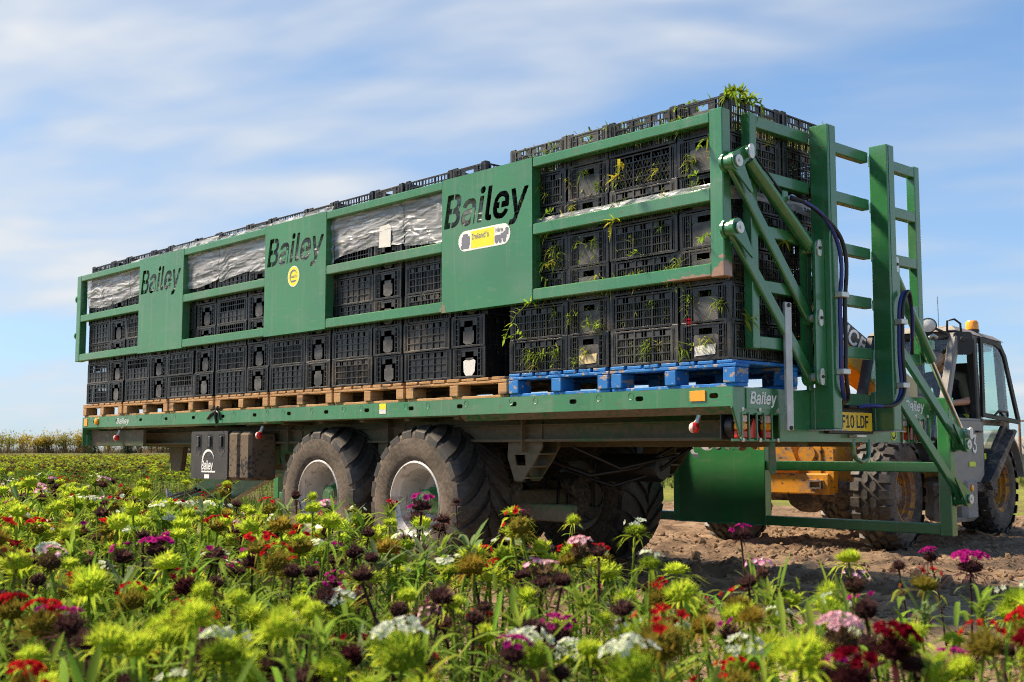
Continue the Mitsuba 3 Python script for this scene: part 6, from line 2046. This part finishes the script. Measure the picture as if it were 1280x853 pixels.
marks = np.array([picture(a[0], a[1]) for a in placed[:len(PROM)]])
spot = {}
for i, a in enumerate(placed):
    if a[7] is None:
        c = picture(a[0], a[1]) - marks
        c2 = c * [1, 2.2]
        j = int(np.argmin(np.hypot(*c2.T)))
        dx, dy = c2[j]
        way = ('right of' if dx > 0 else 'left of') if abs(dx) > abs(dy) else ('before' if dy > 0 else 'behind')
        spot.setdefault((a[2], way, j), []).append((float(np.hypot(dx, dy)), i))
ORDW = ['nearest', 'second', 'third', 'fourth', 'fifth', 'sixth', 'seventh', 'eighth', 'ninth', 'tenth', 'eleventh', 'twelfth']
told = {}
for (kind, way, j), found in spot.items():
    for n_, (_, i) in enumerate(sorted(found)):
        told[i] = f"{ORDW[min(n_, 11)] + ' ' if len(found) > 1 else ''}{LOOK[kind]} {way} the {SHORT[j]}"
for i, (x, y, kind, v_, hs, yaw, size, lab) in enumerate(placed):
    k = numbered('sweet_william')
    labels[k] = {'label': lab or told[i], 'category': 'flower', 'group': KINDS[kind]['name'] + ' plants'}
    mt = T().translate([x, y, 0]).rotate([0, 0, 1], yaw).scale([1, 1, hs])
    tip = VAR[kind, v_][0][1][0][-1]
    for nm, d in dicts(kind, v_):
        if nm == 'flower_head':
            tipz = (H0 - .02) * hs
            st_pts = VAR[kind, v_][0][1][0]
            vv = VAR[kind, v_][2][1][0]
            c = vv.mean(0)
            mh = T().translate([x, y, 0]).rotate([0, 0, 1], yaw).translate([float(c[0]), float(c[1]), tipz]).scale(size * 1.02).translate([-float(c[0]), -float(c[1]), -(H0 - .02)])
            scene[f'{k}__{nm}'] = {**d, 'to_world': mh}
        else:
            scene[f'{k}__{nm}'] = {**d, 'to_world': mt}


def scatter(key, items, label):
    V, F, C, n = [], [], [], 0
    for x, y, z0, kind, v_, hs, yaw, size in items:
        v, f, c = FAR[kind, v_]
        a = math.radians(yaw)
        vv = np.stack([(v[:, 0] * math.cos(a) - v[:, 1] * math.sin(a)) * size + x, (v[:, 0] * math.sin(a) + v[:, 1] * math.cos(a)) * size + y, v[:, 2] * hs + z0], 1)
        V.append(vv)
        F.append(f + n)
        C.append(c * rp.uniform(.85, 1.15))
        n += len(v)
    scene[key] = mikit.ply((np.vstack(V), np.vstack(F)), 'plant', True, color=np.clip(np.vstack(C), .002, .9))
    setting(key, label, 'stuff')


scatter('flower_bed', [(x, y, 0, kind, int(rp.choice(6, p=[.25, .17, .08, .25, .17, .08])), rp.normal(.70, .065) / H0, rp.uniform(0, 360), rp.uniform(1.0, 1.35)) for dep, ins, x, y, kind in rest], 'dense bed of sweet williams in many colours, beyond the nearest plants')
# low leaves that fill the bed between the stems
n = 52000
xs_, ys_ = rp.uniform(-16, 5, n), rp.uniform(-5.2, -1.5, n)
rel = np.stack([xs_, ys_], 1) - CAM[:2]
dep, lat = rel @ F2, rel @ R2
ok = (ys_ < edge(xs_)) & (np.abs(lat) < dep * .44 + .4) & (dep > 1.4)
xs_, ys_ = xs_[ok], ys_[ok]
n = len(xs_)
P = Plant().add(*blades(np.stack([xs_, ys_, rp.uniform(.25, .66, n)], 1), rp.normal(0, .8, (n, 3)) + [0, 0, .75], rp.uniform(.08, .17, n), rp.uniform(.010, .021, n), rp.uniform(.2, .9, n), vary(LEAF, n, rp, .40), segs=3))
put_plant('bed_foliage', P)
setting('bed_foliage', 'mass of narrow green leaves between the flower stems', 'stuff')

# the field beyond the trailer's front end
items = []
wf = np.array([.38, .12, .32, .18, 0, 0, 0, 0, 0, 0])
for _ in range(9000):
    dep = math.sqrt(rp.uniform(12.0 ** 2, 105.0 ** 2))
    lat = dep * rp.uniform(-.50, -.20)
    q = CAM[:2] + F2 * dep + R2 * lat
    if q[1] < 4.2 or q[0] > -7:
        continue
    s = rp.uniform(1.8, 2.8) if dep > 60 else rp.uniform(1.2, 1.8) if dep > 25 else rp.uniform(1.0, 1.3)
    items.append((q[0], q[1], -0.08, names[rp.choice(len(names), p=wf)], int(rp.integers(0, 6)), rp.normal(.62, .06) / H0, rp.uniform(0, 360), s))
scatter('far_flower_field', items, 'far field of lime and dark purple flower heads left of the trailer')
xs_g = np.arange(-260, -40, 2.2)
ys_g = np.arange(-20, 190, 2.2)
v, f = grid(xs_g, ys_g, lambda x, y: 0.22 + 0.26 * meshkit.fbm(np.stack([x * .5, y * .5, x * 0], -1), 3, 6))
put('distant_crop', (v, f), 'far_land', True)
setting('distant_crop', 'distant flower crop reaching to the far hedge')
